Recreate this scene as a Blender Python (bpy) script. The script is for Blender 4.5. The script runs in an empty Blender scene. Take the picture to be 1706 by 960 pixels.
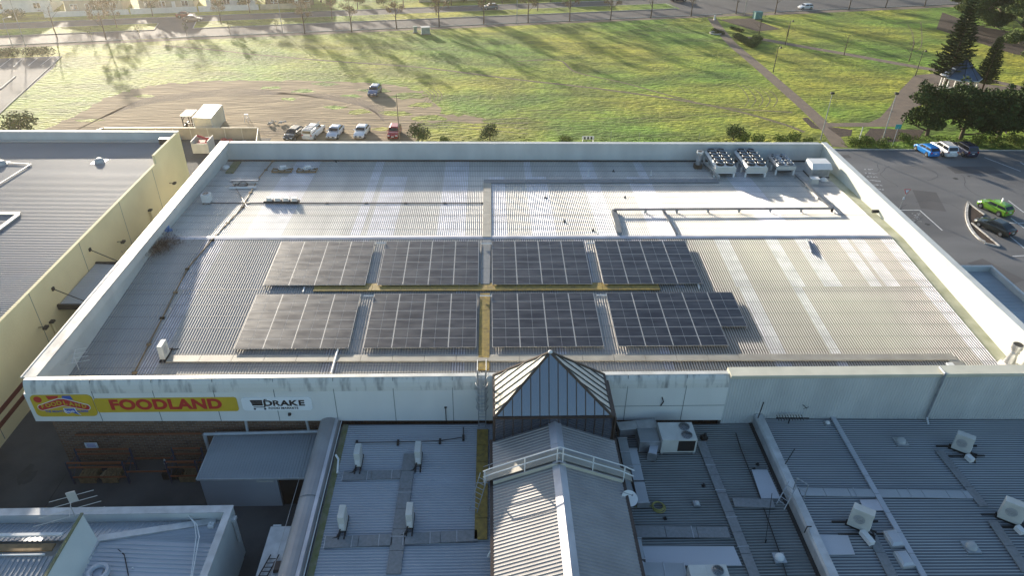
SKY, SUN, HAZE, EXPO = .12, 5, .00026, 1.15
import bpy, math, random
import numpy as np
from mathutils import Vector, Matrix
random.seed(7)
R = math.radians
sc = bpy.context.scene
col = sc.collection
# ------------------------------------------------------------------ camera
CF, CP, CY, CR, CH = 1195.72, R(32.616), R(2.274), R(.96), 40.4
fw = Vector((math.sin(CY)*math.cos(CP), math.cos(CY)*math.cos(CP), -math.sin(CP)))
r0 = Vector((math.cos(CY), -math.sin(CY), 0)); u0 = r0.cross(fw)
rt = r0*math.cos(CR)+u0*math.sin(CR); up = u0*math.cos(CR)-r0*math.sin(CR)
def ray(px, py): return fw*CF+rt*(px-853)+up*(480-py)
def G(px, py, z=0.0):
    d = ray(px, py); t = (z-CH)/d.z
    return Vector((d.x*t, d.y*t, z))
def onY(px, py, Y):
    d = ray(px, py); t = Y/d.y
    return Vector((d.x*t, Y, CH+d.z*t))
RY0, RZ0, RYR, RZR, RYB, RZB = 39.0, 5.3, 61.6, 6.8, 82.3, 6.15
def roofz(y):
    return RZ0+(y-RY0)*(RZR-RZ0)/(RYR-RY0) if y < RYR else RZR+(y-RYR)*(RZB-RZR)/(RYB-RYR)
def RP(px, py, dz=0.0):
    z = 6.0
    for i in range(12):
        p = G(px, py, z); z = roofz(p.y)+dz
    return G(px, py, z)
cd = bpy.data.cameras.new('camera'); cam = bpy.data.objects.new('camera', cd); col.objects.link(cam)
cd.sensor_width = 36; cd.lens = CF/1706*36; cd.clip_end = 4000; cd.clip_start = .5
M = Matrix((rt, up, -fw)).transposed().to_4x4(); M.translation = (0, 0, CH)
cam.matrix_world = M; sc.camera = cam
# ------------------------------------------------------------------ materials
def mat(name, c, rough=.6, metal=0., var=.12, vs=1.5, bump=0., bs=20., c2=None, spec=.5, thr=None, coord='Object', det=6, stretch=None, emit=None, alpha=None):
    m = bpy.data.materials.new(name); m.use_nodes = True
    nt = m.node_tree; b = nt.nodes['Principled BSDF']
    b.inputs['Roughness'].default_value = rough; b.inputs['Metallic'].default_value = metal
    b.inputs['Specular IOR Level'].default_value = spec
    tc = nt.nodes.new('ShaderNodeTexCoord'); mp = nt.nodes.new('ShaderNodeMapping')
    nt.links.new(tc.outputs[coord], mp.inputs[0])
    if stretch: mp.inputs['Scale'].default_value = stretch
    n = nt.nodes.new('ShaderNodeTexNoise'); n.inputs['Scale'].default_value = vs; n.inputs['Detail'].default_value = det
    nt.links.new(mp.outputs[0], n.inputs['Vector'])
    cr = nt.nodes.new('ShaderNodeValToRGB')
    a = c2 if c2 else tuple(x*(1-var*2) for x in c); hi = c if c2 else tuple(min(1, x*(1+var)) for x in c)
    cr.color_ramp.elements[0].color = (*a, 1); cr.color_ramp.elements[1].color = (*hi, 1)
    t = thr or (.3, .7)
    cr.color_ramp.elements[0].position = t[0]; cr.color_ramp.elements[1].position = t[1]
    nt.links.new(n.outputs[0], cr.inputs[0]); nt.links.new(cr.outputs[0], b.inputs['Base Color'])
    if bump:
        n2 = nt.nodes.new('ShaderNodeTexNoise'); n2.inputs['Scale'].default_value = bs; n2.inputs['Detail'].default_value = 8
        nt.links.new(mp.outputs[0], n2.inputs['Vector'])
        bp = nt.nodes.new('ShaderNodeBump'); bp.inputs['Strength'].default_value = min(1, bump); bp.inputs['Distance'].default_value = .1*max(1, bump)
        nt.links.new(n2.outputs[0], bp.inputs['Height']); nt.links.new(bp.outputs[0], b.inputs['Normal'])
    return m
MT = {}
def D(k, *a, **kw): MT[k] = mat(k, *a, **kw)
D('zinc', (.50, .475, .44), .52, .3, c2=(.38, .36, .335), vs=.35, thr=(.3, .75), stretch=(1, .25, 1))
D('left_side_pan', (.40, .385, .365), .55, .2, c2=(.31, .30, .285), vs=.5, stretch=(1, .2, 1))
D('back_rib', (.66, .64, .60), .56, .25, c2=(.50, .485, .46), vs=.5, stretch=(1, .2, 1))  # back slope lightened: its sun glint is put into the colour
D('cap_left', (.52, .52, .49), .6, .1, c2=(.26, .27, .27), vs=.9, thr=(.38, .62), stretch=(1.5, .7, 1))
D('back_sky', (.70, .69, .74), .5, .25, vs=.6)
D('zinc_light', (.54, .53, .56), .5, .35, vs=.6)
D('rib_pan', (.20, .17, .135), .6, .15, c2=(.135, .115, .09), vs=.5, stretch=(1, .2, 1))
D('back_pan', (.54, .52, .48), .55, .3, c2=(.42, .40, .37), vs=.5, stretch=(1, .2, 1))  # pans of the back slope, sun glint mixed into the base colour
D('pan_light', (.29, .275, .275), .55, .3, vs=.6)
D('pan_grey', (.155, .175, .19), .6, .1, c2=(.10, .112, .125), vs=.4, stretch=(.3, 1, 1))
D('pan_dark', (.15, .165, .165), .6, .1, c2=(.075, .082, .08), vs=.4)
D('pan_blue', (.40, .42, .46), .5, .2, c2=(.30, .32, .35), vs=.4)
D('tray_dark', (.17, .175, .18), .5, .4)  # galvanised trays darkened, the shade on them put into the colour
D('gutter_cream', (.50, .50, .38), .7, 0, c2=(.30, .31, .20), vs=.7)
D('duct', (.38, .36, .31), .6, .1, c2=(.28, .26, .22), vs=.8)
D('atrium_grey', (.36, .35, .35), .5, .2, c2=(.28, .27, .27), vs=.6)  # darker grey-brown of dirty zinc, right gable slope
D('zinc_stain', (.36, .34, .29), .5, .6, vs=.5)
D('zinc_blue', (.40, .43, .47), .42, .25, c2=(.29, .31, .33), vs=.4, stretch=(.25, 1, 1))
D('left_roof', (.33, .33, .34), .6, .05, c2=(.26, .262, .27), vs=.3, stretch=(.2, 1, 1))
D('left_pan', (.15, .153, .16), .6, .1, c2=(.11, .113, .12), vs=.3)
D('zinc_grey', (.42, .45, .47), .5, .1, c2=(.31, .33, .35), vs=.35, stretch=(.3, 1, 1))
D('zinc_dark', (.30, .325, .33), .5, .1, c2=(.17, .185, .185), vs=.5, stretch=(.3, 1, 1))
D('wing_left', (.50, .52, .56), .45, .2, c2=(.38, .40, .43), vs=.3, stretch=(.2, 1, 1))
D('zinc_white', (.66, .64, .60), .5, .4, c2=(.53, .51, .47), vs=.5)
D('trim', (.55, .56, .56), .45, .3, vs=1.2)
D('cap_cream', (.74, .70, .56), .5, .1, vs=.6, c2=(.6, .57, .45))
D('cap_white', (.70, .69, .64), .34, .2, vs=.8, c2=(.5, .49, .44))
D('cap_stained', (.68, .67, .62), .6, 0, c2=(.26, .26, .25), vs=1.3, thr=(.28, .50), stretch=(1.6, 1, .35), det=8)
D('parapet_cream', (.72, .72, .64), .6, 0, c2=(.58, .59, .53), vs=.4)
D('parapet_grey', (.60, .62, .60), .65, 0, c2=(.48, .50, .49), vs=.5, stretch=(1, 1, .4))
D('fascia', (.78, .78, .74), .55, 0, vs=.5, c2=(.70, .70, .67), stretch=(1, 1, .4))
D('seam', (.18, .20, .20), .7)
D('cream_wall', (.82, .71, .42), .8, 0, vs=.3, c2=(.73, .62, .36), bump=.2, bs=6)
D('maroon', (.16, .04, .03), .7)
D('dark_metal', (.03, .032, .035), .5, .3)
D('brown_metal', (.07, .05, .04), .45, .2)
D('white', (.74, .74, .72), .5, 0, var=.05)
D('offwhite', (.62, .62, .58), .55, 0, c2=(.5, .5, .46), vs=1.)
D('black', (.015, .015, .016), .6)
D('steel', (.6, .6, .6), .3, .8)
D('galv', (.42, .44, .46), .4, .6)
D('yellow_grating', (.36, .25, .05), .6, .1, c2=(.20, .14, .04), vs=3, thr=(.35, .65))
D('grey_grating', (.25, .26, .27), .6, .2, vs=5, c2=(.19, .20, .205))
D('moss', (.16, .17, .06), .9, 0, c2=(.25, .24, .16), vs=2)
D('concrete', (.11, .108, .105), .9, 0, c2=(.05, .051, .052), vs=.25, bump=.3, bs=4)
D('asphalt', (.19, .187, .185), .85, 0, c2=(.105, .105, .108), vs=.13, bump=.25, bs=30, det=10, stretch=(.5, 1.4, 1))
D('asphalt_road', (.11, .105, .105), .85, 0, c2=(.075, .073, .075), vs=.2, bump=.2, bs=20)
D('oil', (.05, .05, .05), .7)
D('worn_kerb', (.60, .57, .52), .8, 0, c2=(.30, .28, .26), vs=2.5, thr=(.3, .6))
D('kerb', (.45, .43, .39), .85, 0, vs=2)
D('paint', (.72, .72, .70), .7, 0, c2=(.35, .35, .35), vs=6, thr=(.3, .5))
D('worn_paint', (.42, .42, .42), .8, 0, c2=(.085, .085, .088), vs=4, thr=(.42, .55))
D('dirt', (.42, .31, .18), .95, 0, c2=(.20, .145, .085), vs=.32, bump=1.6, bs=.9, stretch=(.35, 1.6, 1), det=12)
D('path_dirt', (.22, .165, .12), .95, 0, c2=(.16, .12, .09), vs=.6, bump=.5, bs=5)
D('track', (.13, .115, .05), .95, 0, c2=(.20, .15, .085), vs=.8, bump=.5, bs=5)
D('mulch', (.08, .05, .035), .95, 0, c2=(.04, .027, .02), vs=2, bump=1, bs=6)
D('lavender_roof', (.35, .36, .42), .5)
D('brick', (.20, .12, .075), .9, 0, c2=(.10, .06, .04), vs=5, bump=.3, bs=20)
D('litter', (.09, .055, .035), .95, 0, c2=(.04, .025, .018), vs=4)
D('leaf_dark', (.070, .105, .030), .85, 0, spec=.12, c2=(.024, .045, .013), vs=.6, coord='Object')
D('leaf_mid', (.085, .12, .030), .85, 0, spec=.15, c2=(.035, .060, .018), vs=.4)
D('leaf_light', (.18, .24, .03), .8, 0, spec=.2, c2=(.06, .09, .02), vs=.6)
D('leaf_gum', (.14, .18, .05), .8, 0, spec=.2, c2=(.055, .08, .025), vs=.35)
D('leaf_autumn', (.24, .15, .06), .7, 0, c2=(.13, .09, .035), vs=.8)
D('bark', (.13, .095, .065), .9, 0, c2=(.07, .05, .035), vs=3, bump=.5, bs=8)
D('bark_pale', (.32, .26, .20), .9, 0, c2=(.18, .14, .10), vs=2)
D('wood', (.30, .20, .10), .8, 0, c2=(.18, .12, .06), vs=3)
D('cardboard', (.42, .30, .17), .9)
D('orange', (.27, .085, .035), .55)
D('rack_blue', (.035, .05, .10), .5)
D('red_cloth', (.55, .06, .05), .7)
D('blue_cloth', (.08, .25, .55), .6)
D('sign_yellow', (.62, .42, .03), .45, var=.03)
D('sign_red', (.52, .035, .03), .45, var=.03)
D('sign_white', (.85, .87, .88), .4, var=.02)
D('sign_black', (.012, .012, .014), .4)
D('sign_blue', (.05, .12, .50), .45)
D('sign_teal', (.03, .35, .33), .5)
D('hose', (.30, .27, .07), .5)
D('tile_dark', (.10, .085, .08), .7, 0, c2=(.06, .05, .05), vs=2, bump=.4, bs=8)
D('tile_red', (.22, .10, .07), .8, 0, vs=2, bump=.4, bs=8)
D('house_cream', (.50, .43, .33), .8, 0, vs=.6)
D('house_brick', (.30, .20, .14), .85, 0, vs=3)
D('fence_white', (.68, .68, .66), .6, var=.05)
D('fence_cream', (.50, .43, .31), .7, 0, vs=.6)
D('gazebo_blue', (.10, .15, .23), .5, .1, c2=(.07, .11, .18), vs=1.5)
D('box_green', (.22, .30, .26), .6)
D('box_teal', (.10, .28, .26), .6)
D('tyre', (.018, .018, .018), .8)
D('rim', (.45, .46, .47), .3, .7)
D('car_glass', (.02, .025, .03), .08, 0, var=.05)
D('blue_glass', (.03, .10, .20), .08, 0, var=.05)
D('red_light', (.5, .01, .01), .2)
D('lamp_glass', (.75, .76, .76), .15)
D('plastic_vent', (.42, .44, .44), .4)
for k, c in dict(white=(.72, .73, .74), silver=(.45, .50, .58), grey=(.12, .12, .14), red=(.38, .02, .025), blue=(.08, .14, .26), azure=(.02, .22, .62), navy=(.02, .03, .07), green=(.20, .42, .03), charcoal=(.03, .035, .03), slate=(.10, .15, .20), maroon=(.20, .03, .03)).items():
    D('paint_'+k, c, .25, .15, var=.02)
    MT['paint_'+k].node_tree.nodes['Principled BSDF'].inputs['Coat Weight'].default_value = .6
# grass ground
def grass_mat():
    m = bpy.data.materials.new('lawn'); m.use_nodes = True; nt = m.node_tree; b = nt.nodes['Principled BSDF']
    b.inputs['Roughness'].default_value = .8; b.inputs['Specular IOR Level'].default_value = .25
    b.inputs['Sheen Weight'].default_value = .08; b.inputs['Sheen Roughness'].default_value = .5
    b.inputs['Sheen Tint'].default_value = (.75, .9, .35, 1)
    tc = nt.nodes.new('ShaderNodeTexCoord')
    def noise(s, d=6, st=None):
        n = nt.nodes.new('ShaderNodeTexNoise'); n.inputs['Scale'].default_value = s; n.inputs['Detail'].default_value = d
        mp = nt.nodes.new('ShaderNodeMapping'); nt.links.new(tc.outputs['Object'], mp.inputs[0])
        if st: mp.inputs['Scale'].default_value = st
        nt.links.new(mp.outputs[0], n.inputs['Vector']); return n
    def ramp(n, a, ca, bb, cb):
        r = nt.nodes.new('ShaderNodeValToRGB'); e = r.color_ramp.elements
        e[0].position = a; e[0].color = (*ca, 1); e[1].position = bb; e[1].color = (*cb, 1)
        nt.links.new(n.outputs[0], r.inputs[0]); return r
    big = ramp(noise(.035, 4), .40, (.120, .225, .020), .62, (.34, .325, .040))
    med = ramp(noise(.16, 12, (.5, 1.5, 1)), .38, (.50, .52, .42), .62, (1.30, 1.24, 1.1))
    fine = ramp(noise(1.3, 10, (.5, 1.6, 1)), .36, (.55, .56, .50), .64, (1.35, 1.35, 1.3))
    mx = nt.nodes.new('ShaderNodeMix'); mx.data_type = 'RGBA'; mx.blend_type = 'MULTIPLY'; mx.inputs[0].default_value = 1
    nt.links.new(big.outputs[0], mx.inputs[6]); nt.links.new(med.outputs[0], mx.inputs[7])
    m2 = nt.nodes.new('ShaderNodeMix'); m2.data_type = 'RGBA'; m2.blend_type = 'MULTIPLY'; m2.inputs[0].default_value = .85
    nt.links.new(mx.outputs[2], m2.inputs[6]); nt.links.new(fine.outputs[0], m2.inputs[7])
    nt.links.new(m2.outputs[2], b.inputs['Base Color'])
    h = noise(1.1, 10, (.8, 1.5, 1)); bp = nt.nodes.new('ShaderNodeBump'); bp.inputs['Distance'].default_value = .55; bp.inputs['Strength'].default_value = 1
    nt.links.new(h.outputs[0], bp.inputs['Height']); nt.links.new(bp.outputs[0], b.inputs['Normal'])
    return m
MT['lawn'] = grass_mat()
def brick_mat():
    m = MT['brick']; nt = m.node_tree; b = nt.nodes['Principled BSDF']
    tc = nt.nodes.new('ShaderNodeTexCoord'); mp = nt.nodes.new('ShaderNodeMapping'); mp.inputs['Rotation'].default_value = (R(90), 0, 0)
    nt.links.new(tc.outputs['Object'], mp.inputs[0])
    br = nt.nodes.new('ShaderNodeTexBrick'); br.inputs['Scale'].default_value = 1; br.inputs['Brick Width'].default_value = .45; br.inputs['Row Height'].default_value = .17; br.inputs['Mortar Size'].default_value = .02
    br.inputs['Color1'].default_value = (.21, .12, .07, 1); br.inputs['Color2'].default_value = (.12, .065, .04, 1); br.inputs['Mortar'].default_value = (.22, .19, .16, 1)
    nt.links.new(mp.outputs[0], br.inputs['Vector']); nt.links.new(br.outputs[0], b.inputs['Base Color'])
brick_mat()
def solar_mat():
    # cell pattern uses UV: u 0..1 across the long side, v 0..1 across the short side
    m = bpy.data.materials.new('solar_cells'); m.use_nodes = True; nt = m.node_tree; b = nt.nodes['Principled BSDF']
    b.inputs['Roughness'].default_value = .16; b.inputs['Roughness'].default_value = .2; b.inputs['Specular IOR Level'].default_value = .08; b.inputs['Coat Roughness'].default_value = .37; b.inputs['Coat IOR'].default_value = 1.8
    tc = nt.nodes.new('ShaderNodeTexCoord'); g = nt.nodes.new('ShaderNodeNewGeometry')
    n = nt.nodes.new('ShaderNodeTexNoise'); n.inputs['Scale'].default_value = .9; n.inputs['Detail'].default_value = 10
    mp = nt.nodes.new('ShaderNodeMapping'); mp.inputs['Scale'].default_value = (.55, 2.2, 1)
    nt.links.new(tc.outputs['Object'], mp.inputs[0]); nt.links.new(mp.outputs[0], n.inputs['Vector'])
    r = nt.nodes.new('ShaderNodeValToRGB'); e = r.color_ramp.elements
    e[0].position = .42; e[0].color = (.004, .005, .013, 1); e[1].position = .75; e[1].color = (.010, .010, .014, 1)
    nt.links.new(n.outputs[0], r.inputs[0])
    w = nt.nodes.new('ShaderNodeTexWave'); w.bands_direction = 'Y'; w.inputs['Scale'].default_value = 1.75
    nt.links.new(tc.outputs['Object'], w.inputs['Vector'])
    r3 = nt.nodes.new('ShaderNodeValToRGB'); r3.color_ramp.elements[0].position = .0; r3.color_ramp.elements[0].color = (1.5, 1.5, 1.5, 1); r3.color_ramp.elements[1].position = .25; r3.color_ramp.elements[1].color = (.9, .9, .9, 1)
    nt.links.new(w.outputs['Fac'], r3.inputs[0])
    mx = nt.nodes.new('ShaderNodeMix'); mx.data_type = 'RGBA'; mx.blend_type = 'MULTIPLY'; mx.inputs[0].default_value = 1
    nt.links.new(r.outputs[0], mx.inputs[6]); nt.links.new(r3.outputs[0], mx.inputs[7])
    nt.links.new(mx.outputs[2], b.inputs['Base Color'])
    # dust film: rough where dusty
    r2 = nt.nodes.new('ShaderNodeMapRange'); r2.inputs['From Min'].default_value = .34; r2.inputs['From Max'].default_value = .66
    r2.inputs['To Min'].default_value = .55; r2.inputs['To Max'].default_value = 1.
    nt.links.new(n.outputs[0], r2.inputs['Value']); nt.links.new(r2.outputs[0], b.inputs['Coat Weight'])
    return m
MT['solar'] = solar_mat()
def glass_mat(name, c, rough=.05):
    m = bpy.data.materials.new(name); m.use_nodes = True; b = m.node_tree.nodes['Principled BSDF']
    b.inputs['Base Color'].default_value = (*c, 1); b.inputs['Roughness'].default_value = rough; b.inputs['Metallic'].default_value = .0
    b.inputs['IOR'].default_value = 2.0; b.inputs['Specular IOR Level'].default_value = .8
    MT[name] = m
glass_mat('atrium_glass', (.03, .04, .06)); glass_mat('window_glass', (.04, .05, .06), .1)
# ------------------------------------------------------------------ mesh builder
WL = {}
class MB:
    def __init__(s): s.v = []; s.f = []; s.mi = []; s.m = 0
    def face(s, idx): s.f.append(idx); s.mi.append(s.m)
    def poly(s, pts):
        n = len(s.v); s.v += [tuple(p) for p in pts]; s.face(list(range(n, n+len(pts)))); return s
    def hexa(s, b, t):
        n = len(s.v); s.v += [tuple(p) for p in b]+[tuple(p) for p in t]
        k = len(b); s.face([n+i for i in reversed(range(k))]); s.face([n+k+i for i in range(k)])
        for i in range(k): j = (i+1) % k; s.face([n+i, n+j, n+k+j, n+k+i])
        return s
    def box(s, c, d, rz=0, tx=1, ty=1):
        x, y, z = c; a, b_, h = d[0]/2, d[1]/2, d[2]/2; ca, sa = math.cos(rz), math.sin(rz)
        def q(u, v, w): return (x+u*ca-v*sa, y+u*sa+v*ca, z+w)
        return s.hexa([q(-a, -b_, -h), q(a, -b_, -h), q(a, b_, -h), q(-a, b_, -h)], [q(-a*tx, -b_*ty, h), q(a*tx, -b_*ty, h), q(a*tx, b_*ty, h), q(-a*tx, b_*ty, h)])
    def b2(s, x0, x1, y0, y1, z0, z1): return s.box(((x0+x1)/2, (y0+y1)/2, (z0+z1)/2), (abs(x1-x0), abs(y1-y0), abs(z1-z0)))
    def prism(s, pts, z0, z1):
        if sum(pts[i][0]*pts[(i+1) % len(pts)][1]-pts[(i+1) % len(pts)][0]*pts[i][1] for i in range(len(pts))) < 0: pts = pts[::-1]
        return s.hexa([(p[0], p[1], z0) for p in pts], [(p[0], p[1], z1) for p in pts])
    def flat(s, pts, z):
        if sum(pts[i][0]*pts[(i+1) % len(pts)][1]-pts[(i+1) % len(pts)][0]*pts[i][1] for i in range(len(pts))) < 0: pts = pts[::-1]
        return s.poly([(p[0], p[1], z) for p in pts])
    def rod(s, p, q, r1, r2=None, n=6, cap=True):
        p = Vector(p); q = Vector(q); r2 = r1 if r2 is None else r2; d = (q-p)
        if d.length < 1e-6: return s
        d.normalize(); a = d.orthogonal().normalized(); b = d.cross(a); k = len(s.v)
        for c, r in ((p, r1), (q, r2)):
            for i in range(n):
                t = 2*math.pi*(i+.5)/n; s.v.append(tuple(c+a*(math.cos(t)*r)+b*(math.sin(t)*r)))
        for i in range(n): j = (i+1) % n; s.face([k+i, k+j, k+n+j, k+n+i])
        if cap: s.face([k+i for i in reversed(range(n))]); s.face([k+n+i for i in range(n)])
        return s
    def bar(s, p, q, w, h):
        # rectangular bar, w horizontal, h in the vertical-ish direction
        p = Vector(p); q = Vector(q); d = (q-p).normalized(); u = Vector((0, 0, 1))
        if abs(d.z) > .95: u = Vector((0, 1, 0))
        a = d.cross(u).normalized()*(w/2); b = a.cross(d).normalized()*(h/2)
        return s.hexa([p-a-b, p+a-b, p+a+b, p-a+b], [q-a-b, q+a-b, q+a+b, q-a+b])
    def path(s, pts, r, n=6):
        for a, b in zip(pts[:-1], pts[1:]): s.rod(a, b, r, n=n)
        return s
    def torus(s, c, R_, r, n=20, m=6, ax='z'):
        k = len(s.v)
        for i in range(n):
            t = 2*math.pi*i/n
            for j in range(m):
                u = 2*math.pi*j/m; rr = R_+r*math.cos(u); q = (rr*math.cos(t), rr*math.sin(t), r*math.sin(u))
                if ax == 'y': q = (q[0], q[2], q[1])
                s.v.append((c[0]+q[0], c[1]+q[1], c[2]+q[2]))
        for i in range(n):
            for j in range(m): s.face([k+i*m+j, k+((i+1) % n)*m+j, k+((i+1) % n)*m+(j+1) % m, k+i*m+(j+1) % m])
        return s
    def dome(s, c, r, h, n=16, m=5):
        k = len(s.v)
        for j in range(m):
            a = j/m*math.pi/2
            for i in range(n): t = 2*math.pi*i/n; s.v.append((c[0]+r*math.cos(a)*math.cos(t), c[1]+r*math.cos(a)*math.sin(t), c[2]+h*math.sin(a)))
        s.v.append((c[0], c[1], c[2]+h))
        for j in range(m-1):
            for i in range(n): i2 = (i+1) % n; s.face([k+j*n+i, k+j*n+i2, k+(j+1)*n+i2, k+(j+1)*n+i])
        for i in range(n): s.face([k+(m-1)*n+i, k+(m-1)*n+(i+1) % n, len(s.v)-1])
        return s
    def loft(s, rings, caps=True, closed=True):
        k = len(s.v); n = len(rings[0])
        for r in rings: s.v += [tuple(p) for p in r]
        for a in range(len(rings)-1):
            for i in range(n if closed else n-1): j = (i+1) % n; s.face([k+a*n+i, k+a*n+j, k+(a+1)*n+j, k+(a+1)*n+i])
        if caps: s.face([k+i for i in reversed(range(n))]); s.face([k+(len(rings)-1)*n+i for i in range(n)])
        return s
    def build(s, name, mats, parent=None, smooth=False, loc=None, bevel=0):
        me = bpy.data.meshes.new(name); o = bpy.data.objects.new(name, me)
        off = Vector((0, 0, 0))
        if parent is not None: off = WL.get(parent.name, off)
        elif loc is not None: off = Vector(loc)
        me.from_pydata([(a-off.x, b-off.y, c-off.z) for a, b, c in s.v], [], s.f)
        if not isinstance(mats, (list, tuple)): mats = [mats]
        for m in mats: me.materials.append(MT[m])
        if len(mats) > 1: me.polygons.foreach_set('material_index', s.mi)
        if smooth: me.polygons.foreach_set('use_smooth', [True]*len(me.polygons))
        me.update(); col.objects.link(o)
        if parent is not None: o.parent = parent; WL[o.name] = off
        else: o.location = off; WL[o.name] = off
        if bevel:
            b = o.modifiers.new('bevel', 'BEVEL'); b.width = bevel; b.segments = 2; b.limit_method = 'ANGLE'
        return o
def tag(o, label=None, cat=None, group=None, kind=None):
    if label: o['label'] = label
    if cat: o['category'] = cat
    if group: o['group'] = group
    if kind: o['kind'] = kind
    return o
def thing(name, loc, label, cat, group=None, rz=0):
    o = bpy.data.objects.new(name, None); o.empty_display_size = .3; col.objects.link(o); o.location = loc; o.rotation_euler.z = rz
    WL[o.name] = Vector((0, 0, 0)) if rz is None else Vector(loc); tag(o, label, cat, group); return o
def proto(name, label, cat, group=None):
    # thing whose parts are built round the origin; moved afterwards
    o = thing(name, (0, 0, 0), label, cat, group); return o
def place(o, loc, rz=0, s=1):
    o.location = loc; o.rotation_euler.z = rz; o.scale = (s, s, s); return o
def dup(o, loc, rz=0, label=None, s=1, parent=None, swap=None):
    c = o.copy(); col.objects.link(c); c.parent = parent
    if parent is None:
        place(c, loc, rz, s)
        if label: c['label'] = label
    if swap and c.data and c.data.materials:
        pass
    for ch in list(o.children): dup(ch, None, parent=c)
    return c
def struct(name, mb, m, smooth=False): return tag(mb.build(name, m, smooth=smooth), kind='structure')
def corrug(mb, p00, p10, p01, pitch=.25, h=.035, segs=(0, 1), mf=None, w=.34):
    """ribbed sheet: ribs run p00->p10, repeat along p00->p01; faces wound so that p10 x p01 points up"""
    p00 = Vector(p00); a = Vector(p10)-p00; b = Vector(p01)-p00; n = a.cross(b).normalized()
    if n.z < 0: n = -n; flip = True
    else: flip = False
    N = max(1, round(b.length/pitch)); prof = []
    for i in range(N):
        prof += [((i+.0)/N, 0, i), ((i+1-w)/N, 0, i), ((i+1-w*.72)/N, h, i), ((i+1-w*.28)/N, h, i)]
    prof.append((1, 0, N-1)); k = len(mb.v); m = len(segs)
    for t, hh, i in prof:
        for s_ in segs: mb.v.append(tuple(p00+a*s_+b*t+n*hh))
    for q in range(len(prof)-1):
        for s_ in range(m-1):
            mb.m = mf(prof[q][2]/N, segs[s_], q % 4) if mf else 0
            f = [k+q*m+s_, k+q*m+s_+1, k+(q+1)*m+s_+1, k+(q+1)*m+s_]
            mb.face(f[::-1] if flip else f)
    mb.m = 0
    return mb
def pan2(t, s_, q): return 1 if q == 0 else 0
# ================================================================== SETTING
def P2(pts, z=0): return [G(a, b, z) for a, b in pts]
struct('ground', MB().b2(-1500, 1500, -700, 1800, -1, 0), 'lawn')
O = Vector((7.3, 184.73, 0)); U = Vector((1, .222, 0)).normalized(); V = Vector((-U.y, U.x, 0))
def RD(s, v, z=0.): return O+U*s+V*v+Vector((0, 0, z))
def strip(s0, s1, v0, v1, z): return [RD(s0, v0, z), RD(s1, v0, z), RD(s1, v1, z), RD(s0, v1, z)]
m = MB(); m.poly(strip(-400, 500, 0, 8.3, .006)); struct('road_near', m, 'asphalt_road')
m = MB(); m.poly(strip(-400, 500, 15.3, 21.8, .006)); struct('road_far', m, 'asphalt_road')
m = MB(); m.poly(strip(54, 80, 8.3, 60, .004)); m.poly(strip(48, 54, 8.3, 15.3, .004)); m.poly(strip(80, 500, 8.3, 15.3, .004)); struct('road_junction', m, 'asphalt_road')
m = MB()
for a, b_ in ((-400, -84.5), (-76, 47)): m.poly(strip(a, b_, 8.5, 15.1, .13))
struct('road_median', m, 'lawn')
m = MB()
for a, b_ in ((-400, -84.5), (-76, 47)):
    for v in (8.4, 15.2): m.bar(RD(a, v, .07), RD(b_, v, .07), .2, .15)
    for s_ in (a, b_): m.bar(RD(s_, 8.35, .07), RD(s_, 15.25, .07), .2, .15)
for a, b_ in ((-400, -90), (-80, 56), (72, 500)): m.bar(RD(a, -.12, .06), RD(b_, -.12, .06), .2, .14)
for a, b_ in ((-400, 54), (80, 500)): m.bar(RD(a, 21.92, .06), RD(b_, 21.92, .06), .2, .14)
struct('road_kerb', m, 'kerb')
m = MB(); m.poly(strip(-400, 60, -2.6, -.3, .005)); m.poly(strip(60, 500, -3.4, -.3, .005)); struct('footpath', m, 'path_dirt')
# side road on the far left crossing the median, car park on the left
m = MB(); m.poly(strip(-84.3, -76.2, 8.3, 15.3, .005)); struct('median_crossing', m, 'asphalt_road')
m = MB(); m.flat([G(100, 93), G(90, 112), G(0, 188), Vector((-130, 90, 0)), Vector((-150, 145, 0)), G(0, 97)], .005); struct('side_car_park', m, 'asphalt')
m = MB(); m.bar(G(103, 93, .06), G(-2, 190, .06), .15, .12); struct('car_park_kerb', m, 'kerb')
m = MB()
for a, b_ in (((0, 111), (18, 97)), ((22, 111), (37, 97)), ((47, 109), (63, 96)), ((68, 108), (85, 95))): m.bar(G(*a, .0105), G(*b_, .0105), .12, .001)
struct('car_park_lines', m, 'paint')
m = MB(); m.bar(G(0, 148, .06), G(25, 127, .06), .35, .14); struct('car_park_divider', m, 'kerb')
def smoothpts(pts, k=6):
    out = []; n = len(pts)
    for i in range(n-1):
        p0, p1, p2, p3 = pts[max(0, i-1)], pts[i], pts[i+1], pts[min(n-1, i+2)]
        for j in range(k):
            t = j/k; out.append(.5*((2*p1)+(-p0+p2)*t+(2*p0-5*p1+4*p2-p3)*t*t+(-p0+3*p1-3*p2+p3)*t**3))
    out.append(pts[-1]); return out
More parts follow.
